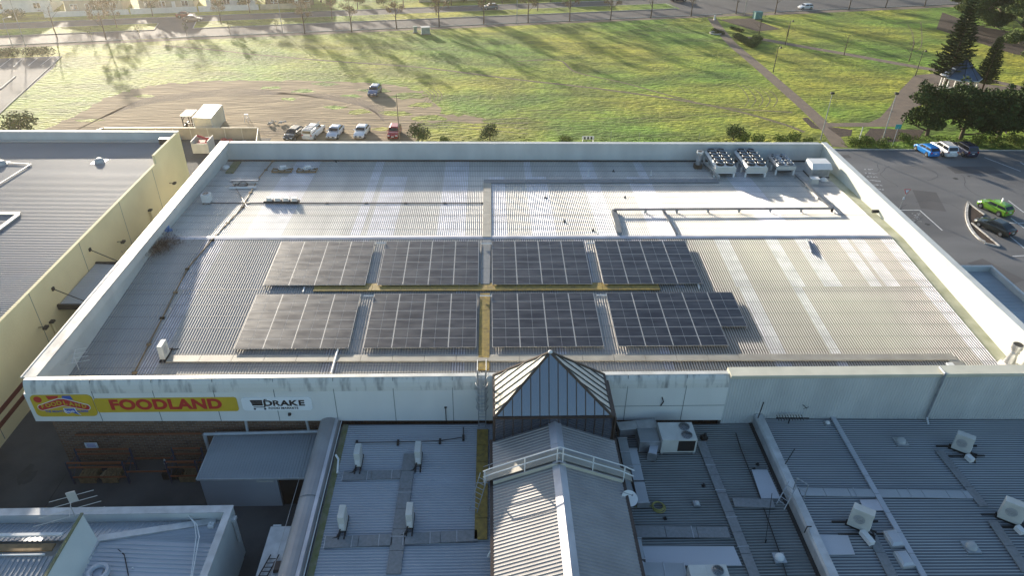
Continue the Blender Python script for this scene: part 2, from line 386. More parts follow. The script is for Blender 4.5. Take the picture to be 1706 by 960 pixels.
# dirt, yard, car park on the right, park paths
dirt = [(60, 236), (84, 212), (128, 192), (180, 162), (235, 146), (300, 138), (400, 134), (520, 135), (640, 140), (700, 152), (722, 172), (745, 190), (800, 196), (790, 206), (700, 205), (690, 240), (660, 262), (430, 262), (350, 262)]
dp_ = smoothpts(P2(dirt)+P2(dirt[:1]), 9)[:-1]; dp_ = [p+Vector((random.gauss(0, .35), random.gauss(0, .5), 0)) for p in dp_]
m = MB(); m.flat(dp_, .004); struct('dirt_ground', m, 'dirt')
m = MB(); m.flat([(-33, 106), (-58, 106), (-58, 84), (-60, -20), (70, -20), (52, 62), (45, 40), (41, 84), (-33, 84)], .008); struct('service_yard', m, 'concrete')
m = MB(); m.flat([(41, 101.8), (260, 99), (260, -40), (36, -40)], .012); struct('car_park', m, 'asphalt')
m = MB(); m.bar((41, 101.9, .06), (260, 99.1, .06), .18, .15); struct('car_park_edge_kerb', m, 'kerb')
def ribbon(mb, pts, w, z, z0=None):
    for i in range(len(pts)):
        a = pts[max(0, i-1)]; b = pts[min(len(pts)-1, i+1)]; d = (b-a).normalized(); n = Vector((-d.y, d.x, 0))*(w/2)
        if i: mb.poly([L_, R_, (pts[i]-n).to_tuple()[:2]+(z,), (pts[i]+n).to_tuple()[:2]+(z,)])
        L_ = (pts[i]+n).to_tuple()[:2]+(z,); R_ = (pts[i]-n).to_tuple()[:2]+(z,)
m = MB()
ribbon(m, smoothpts(P2([(1186, 30), (1200, 50), (1222, 75), (1255, 103), (1300, 142), (1345, 182), (1378, 215), (1400, 245)])), 2.3, .008)
struct('park_path', m, 'path_dirt')
m = MB(); ribbon(m, smoothpts(P2([(1222, 62), (1262, 64), (1330, 76), (1400, 88), (1470, 101), (1560, 117), (1640, 132), (1720, 150)])), 2.3, .012); struct('upper_park_path', m, 'path_dirt')
m = MB(); m.flat(P2([(1524, 125), (1500, 150), (1492, 160), (1484, 176), (1466, 196), (1448, 204), (1376, 205), (1380, 211), (1450, 211), (1500, 211), (1520, 180), (1560, 166), (1620, 158), (1720, 156), (1720, 148), (1640, 140), (1560, 122)]), .016); struct('plaza_path', m, 'path_dirt')
m = MB(); m.flat(P2([(1336, 197), (1345, 195), (1368, 216), (1352, 213)]), .010); m.flat(P2([(1378, 212), (1390, 212), (1420, 216), (1418, 226), (1400, 228)]), .010)
m.flat(P2([(1196, 32), (1250, 30), (1300, 48), (1262, 52), (1210, 36)]), .010); m.flat(P2([(1570, 20), (1640, 45), (1706, 55), (1740, 95), (1690, 90), (1560, 48)]), .010); m.flat(P2([(1440, 226), (1450, 214), (1540, 216), (1530, 232), (1450, 240)]), .011)
struct('garden_bed_soil', m, 'mulch')
m = MB()
for cx_, cy_, r_ in ((505, 152, 1.2), (560, 178, 1.0), (600, 186, 1.3), (660, 188, 1.5), (700, 175, 1.3), (585, 160, 1.0), (480, 165, .8), (640, 215, .9), (720, 198, 1.6), (540, 140, 1.2), (625, 150, 1.5), (680, 160, 2.0), (450, 146, 1.0), (240, 160, .9), (150, 200, 1.0)):
    c = G(cx_, cy_); m.flat([(c.x+r_*random.uniform(.7, 1.5)*1.7*math.cos(k*.45), c.y+r_*random.uniform(.5, 1.3)*math.sin(k*.45)) for k in range(14)], .008)
struct('grass_patch', m, 'lawn')
m = MB()
for k in range(9): ribbon(m, smoothpts(P2([(110+k*6, 225-k*3), (200+k*5, 185-k*2.5), (300+k*4, 165-k*1.5), (420, 158-k*1.2), (560+k*4, 158+k*2), (640, 178+k*3)])), .22, .0085)
for k in range(4): ribbon(m, smoothpts(P2([(430, 215+k*5), (520, 205+k*4), (620, 200+k*5), (760, 201+k*4), (880, 196+k*9)])), .2, .0085)
struct('tyre_track', m, 'path_dirt')
# worn foot tracks in the grass
m = MB()
ribbon(m, smoothpts(P2([(270, 75), (360, 83), (430, 91), (560, 102), (700, 112), (860, 132), (960, 143), (1060, 156), (1140, 168), (1220, 183), (1300, 205), (1340, 220)])), .85, .006)
ribbon(m, smoothpts(P2([(860, 102), (930, 100), (960, 120), (1040, 138), (1120, 160), (1200, 178), (1320, 187)])), .5, .007)
ribbon(m, smoothpts(P2([(1512, 40), (1520, 55), (1522, 75), (1515, 85)])), .2, .007); ribbon(m, smoothpts(P2([(1534, 36), (1536, 60), (1534, 78), (1524, 86)])), .2, .007)
for k in range(5):
    ribbon(m, smoothpts(P2([(700+k*7, 148), (712+k*6, 158), (706+k*6, 170), (688+k*5, 180)])), .14, .007)
    ribbon(m, smoothpts(P2([(1228+k*9, 140+k*1), (1240+k*11, 152), (1247+k*12, 166), (1240+k*12, 178)])), .16, .007)
for k, y in enumerate((171, 176, 184, 190)): ribbon(m, smoothpts(P2([(860, y+14), (960, y+12), (1060, y+13), (1160, y+8), (1240, y-1)])), .12, .007)
struct('worn_track', m, 'track')
# car park markings
m = MB()
for a, b_ in (((1439, 282), (1456, 282)), ((1441, 288), (1460, 289)), ((1444, 294), (1463, 295)), ((1449, 300), (1467, 302)), ((1454, 307), (1470, 309)), ((1462, 315), (1473, 316))): m.bar(G(*a, .018), G(*b_, .018), .35, .001)
struct('crossing_marking', m, 'worn_paint')
m = MB()
for a, b_ in (((1532, 350), (1570, 384)), ((1680, 334), (1706, 354)), ((1684, 363), (1725, 394)), ((1683, 394), (1712, 418)), ((1668, 371), (1725, 372)), ((1687, 427), (1725, 425)), ((1700, 270), (1730, 290)), ((1500, 350), (1532, 350)), ((1640, 262), (1700, 285)), ((1585, 448), (1650, 500))): m.bar(G(*a, .018), G(*b_, .018), .14, .001)
struct('parking_bay_lines', m, 'paint')
m = MB()
for k in range(16):
    c = G(1523+random.uniform(-8, 8), 362+random.uniform(-7, 7), .018); m.bar(c, c+Vector((random.uniform(.2, .5), random.uniform(-.3, .3), 0)), .13, .001)
struct('worn_bay_symbol', m, 'worn_paint')
m = MB()
for (x_, y_, w_, h_, r_) in ((48, 92, 5, 3, .2), (58, 84, 3, 6, -.3), (46, 72, 4, 2.4, .1), (70, 94, 7, 2.5, 0), (56, 66, 2.5, 5, .4), (66, 70, 5, 2, .2), (51, 99, 6, 1.2, 0), (78, 86, 4, 4, .1)): m.box((x_, y_, .0145), (w_, h_, .001), r_)
struct('asphalt_patch', m, 'asphalt_road')
m = MB()
for k in range(16):
    p = Vector((random.uniform(43, 80), random.uniform(55, 99), .0165)); an = random.uniform(-.5, .5)+(1.5 if k % 3 == 0 else 0)
    for j in range(9): an += random.uniform(-.5, .5); q = p+Vector((math.cos(an), math.sin(an), 0))*random.uniform(.5, 1.3); m.bar(p, q, .045, .001); p = q
struct('asphalt_crack', m, 'black')
m = MB()
for k in range(14):
    c = Vector((random.uniform(44, 78), random.uniform(58, 98), .0155)); r_ = random.uniform(.2, .6); m.flat([(c.x+r_*random.uniform(.6, 1.2)*math.cos(j*.6), c.y+r_*random.uniform(.6, 1.2)*math.sin(j*.6)) for j in range(10)], .0155)
struct('oil_drips', m, 'oil')
# faint tyre arcs on the asphalt
isl = smoothpts(P2([(1613, 338), (1610, 352), (1611, 368), (1618, 384), (1630, 398), (1640, 404)]))
t = thing('planted_island', isl[0], 'long curved traffic island of bark mulch with pale kerbs beside the parked green car', 'traffic island')
m = MB()
for a, b_ in zip(isl[:-1], isl[1:]): m.bar(a+Vector((0, 0, .08)), b_+Vector((0, 0, .08)), .3, .18)
for a, b_ in (((1613, 338), (1640, 358)), ((1619, 372), (1665, 410)), ((1640, 405), (1665, 411))): m.bar(G(*a, .085), G(*b_, .085), .22, .17)
m.build('kerb', 'worn_kerb', t)
MB().prism([tuple(p)[:2] for p in isl]+[tuple(G(1662, 409))[:2], tuple(G(1622, 374))[:2], tuple(G(1640, 358))[:2]], .014, .09).build('mulch', 'mulch', t)
# ================================================================== VEGETATION
def leaves(mb, cs, n, size, flat=0.):
    # cs: list of (centre, radii); leaf cards in clumps spread through each lobe
    for c, r in cs:
        nn = int(n*r[0]*r[1]/4)+8
        for i in range(nn):
            while True:
                p = Vector((random.uniform(-1, 1), random.uniform(-1, 1), random.uniform(-1, 1)))
                if .35 < p.length < 1: break
            q = Vector((c[0]+p.x*r[0], c[1]+p.y*r[1], c[2]+p.z*r[2]))
            s = size*random.uniform(.6, 1.4)
            a = Vector((random.gauss(0, 1), random.gauss(0, 1), random.gauss(0, .6))).normalized(); b = a.cross(Vector((random.gauss(0, 1), random.gauss(0, 1), random.gauss(0, 1)))).normalized()
            a *= s; b *= s*.55
            mb.poly([q-a, q-b*.9, q+a, q+b])
def trunk(mb, h, r, spread, nb, zb=.35, lean=0, up_=1.):
    top = Vector((lean*h, 0, h)); ends = []
    pts = [Vector((0, 0, 0))]+[Vector((lean*h*t+random.uniform(-1, 1)*r*.7, random.uniform(-1, 1)*r*.7, h*t)) for t in (.3, .55, .8)]+[top]
    for i in range(4): mb.rod(pts[i], pts[i+1], r*(1-.2*i), r*(.8-.2*i)+.01, n=7, cap=False)
    for k in range(nb):
        t = zb+(1-zb)*(k+.3)/nb; b = Vector((lean*h*t, 0, h*t)); an = k*2.4+random.uniform(-.4, .4)
        e = b+Vector((math.cos(an)*spread*random.uniform(.6, 1), math.sin(an)*spread*random.uniform(.6, 1), h*.25*up_*random.uniform(.6, 1.3)))
        md = (b+e)/2+Vector((random.uniform(-.1, .1), random.uniform(-.1, .1), -.05))*spread*.5
        rr = r*(1-t*.7)*.55; mb.rod(b, md, rr, rr*.7, n=5, cap=False); mb.rod(md, e, rr*.7, rr*.25, n=4, cap=False); ends += [e]
        for q in range(4):
            e2 = md.lerp(e, random.random())+Vector((random.uniform(-1, 1), random.uniform(-1, 1), random.uniform(.1, 1)))*spread*.35
            mb.rod(md.lerp(e, .3*q), e2, rr*.35, rr*.12, n=3, cap=False); ends.append(e2)
            for w in range(2):
                e3 = e2+Vector((random.uniform(-1, 1), random.uniform(-1, 1), random.uniform(.2, 1)))*spread*.22
                mb.rod(e2.lerp(md, .3), e3, rr*.16, rr*.06, n=3, cap=False)
    return ends
def make_tree(name, kind, label, cat='tree', group=None):
    o = proto(name, label, cat, group); tr = MB(); cr = MB(); bark = 'bark'
    if kind == 'street':     # thin half bare street tree, 7 m
        e = trunk(tr, 6.2, .13, 1.9, 7, .33); cs = [(p, (.6, .6, .5)) for p in e]; leaves(cr, cs, 330, .12); lm = 'leaf_autumn'
    elif kind == 'bare':
        e = trunk(tr, 3.4, .08, 1.3, 6, .35); cs = [(p, (.3, .3, .3)) for p in e[::5]]; leaves(cr, cs, 20, .06); lm = 'leaf_autumn'
    elif kind == 'young':    # staked sapling
        tr.rod((0, 0, 0), (.03, 0, 2.3), .035, .02)
        for k in range(6): tr.rod((0, 0, 1+.2*k), (math.cos(k*2.2)*.45, math.sin(k*2.2)*.45, 1.5+.2*k), .012, .006, n=4)
        leaves(cr, [((0, 0, 2.0), (.5, .5, .85))], 900, .10); lm = 'leaf_light'
    elif kind == 'dark':     # broad dense tree, 8 m
        e = trunk(tr, 5.0, .30, 3.0, 10, .12, up_=.9); bark = 'bark'
        cs = [(Vector((p.x*1.1, p.y*1.1, p.z+.6)), (random.uniform(1.1, 1.8), random.uniform(1.1, 1.8), random.uniform(.7, 1.2))) for p in e[::2]]+[(Vector((0, 0, 5.6)), (2.4, 2.4, 1.8)), (Vector((0, 0, 3)), (2.4, 2.4, 1.5))]+[(Vector((random.uniform(-2.8, 2.8), random.uniform(-2.8, 2.8), random.uniform(5.2, 8.2))), (random.uniform(.5, 1.0), random.uniform(.5, 1.0), random.uniform(.5, 1.2))) for k in range(9)]
        leaves(cr, cs, 460, .21); lm = 'leaf_dark'
    elif kind == 'gum':      # spreading pale tree with rounded leaf pads
        e = trunk(tr, 6.0, .38, 4.6, 9, .12, up_=1.1); bark = 'bark_pale'
        cs = [(Vector((p.x*1.15, p.y*1.15, p.z+.8)), (random.uniform(1.3, 2.4), random.uniform(1.3, 2.4), random.uniform(.6, 1.0))) for p in e[::2]]+[(Vector((1.5*math.cos(k), 1.5*math.sin(k), 8)), (2.2, 2.2, .9)) for k in (0, 2, 4)]
        leaves(cr, cs, 900, .18); lm = 'leaf_gum'
    elif kind == 'pine':     # tiered pine, 15 m
        h = 15; tr.rod((0, 0, 0), (0, 0, h), .3, .03, n=8)
        for k in range(26):
            z = 2.2+(h-2.4)*(k/25)**.95; rr = 3.3*(1-(k/26))**.8+.25
            for j in range(9):
                an = j*2*math.pi/9+k*.7+random.uniform(-.2, .2); rl = rr*random.uniform(.75, 1.08); d = Vector((math.cos(an), math.sin(an), 0))
                tr.rod((0, 0, z), d*rl+Vector((0, 0, z+.25*rl)), .04, .01, n=3, cap=False)
                for q in range(int(rl*24)+6):
                    t = random.uniform(.12, 1); c = d*rl*t+Vector((0, 0, z+.28*rl*t+random.uniform(-.05, .1))); si = Vector((-d.y, d.x, 0))*random.choice((-1, 1))
                    a = (si*.8+d*.7+Vector((0, 0, random.uniform(-.1, .5)))).normalized()*random.uniform(.35, .65); b = a.cross(Vector((random.uniform(-.5, .5), random.uniform(-.5, .5), 1))).normalized()*.12
                    cr.poly([c-b, c+a*.5-b*1.2, c+a, c+a*.5+b*1.2])
        lm = 'leaf_dark'
    elif kind == 'tall':
        e = trunk(tr, 9, .28, 3.0, 9, .35); cs = [(p, (1.2, 1.2, .8)) for p in e[::2]]; leaves(cr, cs, 110, .2); lm = 'leaf_mid'
    elif kind == 'bush':
        e = trunk(tr, 1.3, .07, .8, 5, .15); cs = [(Vector((p.x, p.y, p.z)), (.65, .65, .5)) for p in e[::2]]+[(Vector((0, 0, .9)), (1., 1., .8))]; leaves(cr, cs, 500, .11); lm = 'leaf_mid'
    elif kind == 'lightbush':
        e = trunk(tr, .8, .05, .7, 5, .15); cs = [(Vector((p.x, p.y, p.z)), (.6, .6, .4)) for p in e[::2]]+[(Vector((0, 0, .6)), (1.1, 1., .6))]; leaves(cr, cs, 420, .11); lm = 'leaf_light'
    tr.build('trunk', bark, o, smooth=True); cr.build('crown', lm, o); return o
def put(o, px, rz=None, s=1, label=None, first=[]):
    loc = G(*px) if not isinstance(px, Vector) else px
    rz = random.uniform(0, 6.28) if rz is None else rz
    if o.name not in first: first.append(o.name); place(o, loc, rz, s); o['label'] = label or o['label']; return o
    return dup(o, loc, rz, label, s)
ORD = ['first', 'second', 'third', 'fourth', 'fifth', 'sixth', 'seventh', 'eighth', 'ninth', 'tenth', 'eleventh', 'twelfth', 'thirteenth', 'fourteenth', 'fifteenth', 'sixteenth', 'seventeenth', 'eighteenth']
st = [make_tree('street_tree', 'street', '-') for i in range(3)]
near = [(177, 66), (508, 56), (586, 53), (661, 48), (732, 44), (806, 40), (880, 38), (949, 35), (1017, 33), (1084, 30), (1151, 27), (1226, 23), (1291, 23), (1414, 16), (1475, 13), (1540, 11)]
for i, p in enumerate(near):
    put(st[i % 3], p, s=random.uniform(1.1, 1.3), label='slim half bare street tree on the near road verge, %s from the left' % ORD[i])['group'] = 'street trees along the near verge'
for i, s_ in enumerate((-98, -87, -64, -50, -37, -25, -12, 2, 16, 30, 43)):
    put(st[(i+1) % 3], RD(s_, 23.5+random.uniform(-.5, .5)), s=random.uniform(.95, 1.2), label='brown leaved street tree on the far verge before the houses, %s from the left' % ORD[i])['group'] = 'street trees along the far verge'
for i, s_ in enumerate((-93, -70, -44, -18, 9)):
    put(st[(i+2) % 3], RD(s_, 12+random.uniform(-.5, .5)), s=random.uniform(.8, 1.0), label='thin street tree on the grassy road median, %s from the left' % ORD[i])['group'] = 'street trees on the median'
yt = make_tree('young_tree', 'young', '-')
for i, p in enumerate(((154, 70), (234, 66), (312, 62), (384, 59), (462, 55))):
    put(yt, p, s=1.15, label='staked yellow green sapling at a verge build-out, %s from the left' % ORD[i])['group'] = 'young trees at the verge'
bt = make_tree('bare_tree', 'bare', '-')
for p, l in (((1308, 74), 'small bare tree beside the upper park path, leftmost of three'), ((1406, 92), 'small bare tree beside the upper park path, middle of three'), ((1514, 102), 'small bare tree near the pine, rightmost along the upper path'), ((1264, 58), 'bare tree behind the clipped hedge beside the green cabinet'), ((95, 62), 'wide bare tree on the median beside the crossing road')):
    put(bt, p, s=1.9 if p[0] == 95 else 1.25, label=l)
bg = make_tree('tall_tree', 'tall', '-')
for i, (s_, v_, k_) in enumerate(((-30, 33, 1.), (-14, 30, 1.05), (-2, 27, 1.15), (10, 32, 1.1), (20, 28, 1.2), (33, 30, 1.1), (41, 27, 1.2), (-46, 34, 1.), (-60, 30, 1.), (55, 26, 1.1), (66, 26, 1.15), (84, 34, 1.3), (97, 30, 1.3), (110, 36, 1.3), (128, 32, 1.3))):
    put(bg, RD(s_, v_), s=k_, label='tall leafy tree over the far side of the road, %s from the left' % ORD[i])['group'] = 'tall trees across the road'
for i in range(15):
    put(bg, RD(-215+i*11.5+random.uniform(-2, 2), 46+random.uniform(-2, 2)), s=.95+.1*(i % 3), label='tall leafy tree behind the houses across the road, %s from the left' % ORD[i])['group'] = 'tall trees behind the houses'
dk = [make_tree('dense_tree', 'dark', '-') for i in range(3)]
for i, (p, s_, l) in enumerate((((1544, 226), 1.04, 'dark dense tree nearest the plaza path, left of the car park row'), ((1600, 232), 1.07, 'dark dense tree second in the row behind the parked cars'), ((1660, 236), 1.10, 'dark dense tree third in the row above the car park'), ((1712, 232), 1.12, 'dark dense tree at the right end of the car park row'), ((1790, 215), 1.12, 'dark dense tree beyond the right end of the row'), ((1850, 235), 1.3, 'dark dense tree further beyond the right end of the row'), ((1760, 190), 1.35, 'dark dense tree behind the right end of the row'))):
    put(dk[i % 3], p, s=s_, label=l)['group'] = 'dense trees above the car park'
gm = [make_tree('spreading_tree', 'gum', '-') for i in range(2)]
for i, (p, s_, l) in enumerate((((1612, 52), 1.25, 'spreading pale green tree with several trunks, left of the park corner group'), ((1662, 45), 1.3, 'spreading tree behind the corner group at the road'), ((1700, 72), 1.3, 'spreading tree right of the corner group by the edge'), ((1725, 112), 1.2, 'spreading yellow green tree low at the right edge above the small pine'), ((1640, 20), 1.1, 'spreading tree at the very top of the park corner'), ((1730, 40), 1.2, 'spreading tree at the back right of the corner group'))):
    put(gm[i % 2], p, s=s_, label=l)['group'] = 'spreading trees in the park corner'
pn = make_tree('pine_tree', 'pine', '-')
put(pn, (1573, 150), s=1.05, label='tall dark tiered pine left of the blue roofed gazebo')
put(pn, (1635, 152), s=.66, label='smaller sparse pine right of the blue roofed gazebo')
bs = make_tree('round_bush', 'bush', '-'); lb = make_tree('low_shrub', 'lightbush', '-')
put(bs, G(697, 236), s=1.45, label='yellow green bush just behind the back parapet, beside the red car')
put(bs, G(816, 233), s=1.25, label='lone dark bush behind the middle of the back parapet')
put(bs, G(1221, 234), s=1.3, label='rounded brown green bush behind the right end of the back parapet')
put(bs, G(38, 232), s=2.1, label='large round bush behind the cream walled building on the left')
for i, p in enumerate(((1300, 240), (1322, 238), (1345, 241), (1238, 238), (1262, 240), (1425, 243), (1443, 243), (1470, 246), (1505, 236), (1630, 240), (1655, 240), (1690, 241), (740, 239), (942, 241))):
    put(lb, p, s=random.uniform(.8, 1.3), label='low yellow green shrub behind the roof edge and car park, %s of its strip' % ORD[i])['group'] = 'low shrubs in the planted strip'
def hedge(pts, h, w, label, lm='leaf_mid', n=1000, size=.13):
    m = MB(); core = MB(); cs = []
    for a, b_ in zip(pts[:-1], pts[1:]):
        L_ = (b_-a).length
        for k in range(int(L_/(w*.55))+1):
            c = a.lerp(b_, k*w*.55/L_); cs.append((c+Vector((random.uniform(-.15, .15), random.uniform(-.15, .15), h*.52)), (w*.6, w*.6, h*.5)))
    leaves(m, cs, n, size); o = thing('hedge', pts[0], label, 'hedge')
    for c, r in cs[::2]: core.rod((c[0], c[1], 0), (c[0], c[1], h*.8), .05, .02)
    m.build('foliage', lm, o); core.build('stem', 'bark', o); return o
hedge(P2([(-8, 96), (30, 94)]), 1.9, 2.2, 'clipped dark hedge at the far left edge above the side car park')
hedge(P2([(50, 94), (92, 92)]), 1.9, 2.2, 'clipped dark hedge right of the tall lamp above the side car park')
hedge(P2([(1228, 64), (1252, 78), (1262, 66)]), 1.2, 2.2, 'clipped wedge shaped hedge where the park paths fork', 'leaf_mid')
hedge(P2([(1190, 52), (1205, 58)]), .7, 1.2, 'small dark hedge beside the path entrance from the road', 'leaf_dark')
hedge(P2([(1220, 48), (1236, 53)]), .6, 1.2, 'low dark hedge across the path from the wedge hedge', 'leaf_dark')
hedge(P2([(20, 32), (36, 30)]), 2.4, 3, 'dark hedge at the corner of the street across the road', 'leaf_mid')
# ground cover strip between path and car park
m = MB(); cs = []
for k in range(150):
    px = random.uniform(1410, 1730); p = G(px, random.uniform(228, 246)); cs.append((p+Vector((0, 0, .1)), (random.uniform(.5, 1.1), random.uniform(.4, .8), random.uniform(.15, .35))))
leaves(m, cs, 130, .12); tag(m.build('ground_cover', 'leaf_light'), 'low leafy ground cover in the bed above the car park', 'ground cover', kind='stuff')
m = MB(); 
for k in range(260):
    p = G(random.uniform(690, 1330), 0, 0) if 0 else Vector((random.uniform(-14, 52), random.uniform(100, 106.5), .06)); leaves(m, [(p, (random.uniform(.3, .8), .3, random.uniform(.06, .2)))], 90, .09)
tag(m.build('weeds', 'leaf_mid'), 'patchy weeds and tall grass behind the back parapet', 'weeds', kind='stuff')
# ================================================================== CARS
def make_car(paint, kind, label, loc, rz, extra=None, group=None):
    o = thing('parked_car', (0, 0, 0), label, 'car', group); P = 'paint_'+paint
    K = dict(sedan=(4.5, .90, .86, 1.0, 1.45, -1.95, .95, -1.05, .30), hatch=(4.1, .88, .95, 1.0, 1.50, -1.98, .98, -1.5, .35), suv=(4.7, .93, 1.05, 1.1, 1.75, -2.3, .95, -1.95, .35), ute=(5.2, .93, 1.05, 1.1, 1.75, -2.5, 1.2, -2.35, .65))[kind]
    L_, w, hood, boot, H_, xr, xf, tr_, tf = K; l = L_/2; belt = max(hood, boot)
    def ring(x, w_, z0, zt, cr_=.04): return [(x, -w_*.88, z0), (x, -w_, z0+.18), (x, -w_*1.0, (z0+zt)/2), (x, -w_*.97, zt-.14), (x, -w_*.88, zt), (x, 0, zt+cr_), (x, w_*.88, zt), (x, w_*.97, zt-.14), (x, w_, (z0+zt)/2), (x, w_, z0+.18), (x, w_*.88, z0)]
    st_ = [(-l, w*.80, .38, boot*.78), (-l+.06, w*.90, .26, boot*.93), (-l+.3, w*.97, .22, boot), (xr+.1, w, .2, belt), (0, w, .2, belt), (xf, w, .2, hood+.03), (xf+.5, w*.99, .2, hood-.02), (l-.4, w*.95, .22, hood-.12), (l-.1, w*.86, .26, hood-.24), (l, w*.72, .36, hood-.38)]
    MB().loft([ring(*s_) for s_ in st_]).build('body', P, o, smooth=False, bevel=.03)
    g = MB(); wt = w*.74; wb = w*.93; zb = belt-.02
    g.loft([[(xr, -wb, zb), (xr, wb, zb), (xf, wb, zb), (xf, -wb, zb)][::-1], [(tr_-.04, -wt-.06, H_-.12), (tr_-.04, wt+.06, H_-.12), (tf+.06, wt+.06, H_-.12), (tf+.06, -wt-.06, H_-.12)][::-1], [(tr_+.1, -wt*.85, H_), (tr_+.1, wt*.85, H_), (tf-.12, wt*.85, H_), (tf-.12, -wt*.85, H_)][::-1]])
    g.build('cabin', P, o, bevel=.04)
    def lerp(a, b, t): return Vector(a).lerp(Vector(b), t)
    def win(nm, a, b, c, d, off, ins=(.07, .12)):   # quad a,b bottom, c,d top
        a, b, c, d = map(Vector, (a, b, c, d)); n = (b-a).cross(d-a).normalized()*off
        A = lerp(lerp(a, b, ins[0]), lerp(d, c, ins[0]), ins[1]); B = lerp(lerp(b, a, ins[0]), lerp(c, d, ins[0]), ins[1]); C_ = lerp(lerp(c, d, ins[0]), lerp(b, a, ins[0]), ins[1]*.6); D_ = lerp(lerp(d, c, ins[0]), lerp(a, b, ins[0]), ins[1]*.6)
        gm_ = 'car_glass'
        MB().poly([A+n, B+n, C_+n, D_+n]).build(nm, gm_, o)
    T = H_-.12; wt2 = wt+.06
    win('windscreen', (xf, -wb, zb), (xf, wb, zb), (tf+.06, wt2, T), (tf+.06, -wt2, T), .012)
    win('rear_window', (xr, wb, zb), (xr, -wb, zb), (tr_-.04, -wt2, T), (tr_-.04, wt2, T), .012)
    md = (xr+xf)/2-.1; mt = (tr_+tf)/2-.05
    for sg in (1, -1):
        q = [((xf, sg*wb, zb), (md, sg*wb, zb), (mt, sg*wt2, T), (tf+.06, sg*wt2, T)), ((md, sg*wb, zb), (xr, sg*wb, zb), (tr_-.04, sg*wt2, T), (mt, sg*wt2, T))]
        for a, b_, c, d in q:
            if sg < 0: a, b_, c, d = b_, a, d, c
            win('side_window', a, b_, c, d, .012, (.05, .14))
        MB().box((xf-.12, sg*(wb+.12), zb+.08), (.14, .2, .14)).build('mirror', P, o)
        MB().box((l-.11, sg*w*.66, hood-.30), (.16, .32, .15)).build('headlight', 'lamp_glass', o)
        MB().box((-l+.07, sg*w*.72, boot-.22), (.12, .22, .28)).build('tail_light', 'red_light', o)
        for x in (-l*.60, l*.63):
            wh = MB().rod((x, sg*(w-.24), .33), (x, sg*(w+.015), .33), .33, n=18).build('wheel', 'tyre', o)
            MB().rod((x, sg*(w-.1), .33), (x, sg*(w+.03), .33), .2, n=14).build('rim', 'rim', wh)
            MB().rod((x, sg*(w-.3), .36), (x, sg*(w+.004), .36), .39, n=18).build('wheel_arch', 'black', o)
    MB().box((l-.03, 0, .52), (.1, w*1.1, .16)).build('grille', 'black', o)
    for x_, s_ in ((l+.03, 1), (-l-.01, -1)): MB().box((x_, 0, .55 if s_ > 0 else .7), (.02, .38, .12)).build('number_plate', 'white', o)
    if kind == 'ute':
        m = MB(); m.box((-1.62, 0, 1.38), (1.85, 1.74, .66), tx=.92, ty=.88); m.build('canopy', 'paint_white', o, bevel=.05)
        MB().poly([(-2.553, -.68, 1.2), (-2.48, -.62, 1.6), (-2.48, .62, 1.6), (-2.553, .68, 1.2)]).build('canopy_window', 'car_glass', o)
        r = MB()
        for x_ in (-2.2, -1.5, -.8): r.bar((x_, -.72, 1.8), (x_, .72, 1.8), .05, .05)
        for y_ in (-.7, .7): r.bar((-2.3, y_, 1.78), (.5, y_, 1.78), .05, .05)
        r.build('roof_rack', 'black', o); r = MB().rod((-2.4, -.72, 1.86), (.9, -.72, 1.95), .05); r.build('rack_pipe', 'white', o)
    if kind == 'suv':
        for y_ in (-.62, .62): MB().bar((tr_+.2, y_, H_+.05), (tf-.2, y_, H_+.05), .05, .05).build('roof_rail', 'black', o)
    place(o, loc, rz); return o
def carpos(px, off=0): return G(*px)
B90 = R(-90)
g1 = 'cars parked on the dirt behind the roof'
def rearc(px, dx=0, dy=2.2): p = G(*px); return Vector((p.x+dx, p.y+dy, .005))
make_car('charcoal', 'hatch', 'dark grey hatchback half hidden by the parapet, leftmost on the dirt', rearc((485, 238)), B90-.28, group=g1)
make_car('white', 'ute', 'white utility with roof rack and canopy, tail towards the roof', rearc((519, 234)), R(90)-.22, group=g1)
make_car('silver', 'sedan', 'silver sedan beside the white utility on the dirt', rearc((555, 234)), B90-.14, group=g1)
make_car('white', 'sedan', 'white sedan parked alone between the silver car and the red car', rearc((600, 233)), B90-.12, group=g1)
make_car('red', 'hatch', 'red hatchback beside the tall pole behind the roof', rearc((655, 234)), B90-.04, group=g1)
make_car('blue', 'hatch', 'blue grey hatchback alone in the middle of the grass', rearc((622, 162), dy=2.0), B90-.12)
g2 = 'cars parked at the car park edge'
make_car('azure', 'hatch', 'bright blue hatchback at the top of the car park', G(1544, 257)+Vector((0, .4, .016)), R(98), group=g2)
make_car('white', 'suv', 'white wagon between the bright blue and the dark car', G(1572, 256)+Vector((0, .4, .016)), R(93), group=g2)
make_car('navy', 'suv', 'dark navy wagon right of the white wagon', G(1605, 256)+Vector((0, .4, .016)), R(94), group=g2)
gc = make_car('green', 'hatch', 'lime green hatchback beside the mulched traffic island', G(1655, 352)+Vector((0, 0, .016)), R(112))
p = G(1667, 341, 1.6); 
rs = MB(); a = gc.location+Vector((.25, -.45, 1.62)); rs.box((a.x, a.y, a.z+.15), (.75, .12, .36), R(60)); tag(rs.build('roof_sign', 'white', loc=a), 'small white sign board strapped on the lime green hatchback roof', 'sign')
make_car('charcoal', 'sedan', 'dark olive sedan with blue rear window beside the traffic island', G(1655, 384)+Vector((0, 0, .016)), R(114))
make_car('slate', 'hatch', 'slate blue hatchback driving on the far side of the road median', G(817, 15), R(12.5)+R(180))
make_car('white', 'hatch', 'white hatchback on the near road by the park verge', G(1341, 15), R(192.5))
make_car('maroon', 'sedan', 'dark red sedan parked across the road before the white fence, left one', RD(-79, 21.0, .01)+Vector((0, 0, 0)), R(12.5))
make_car('grey', 'sedan', 'grey sedan parked across the road before the fence, right of the red sedan', G(322, 35), R(12.5))
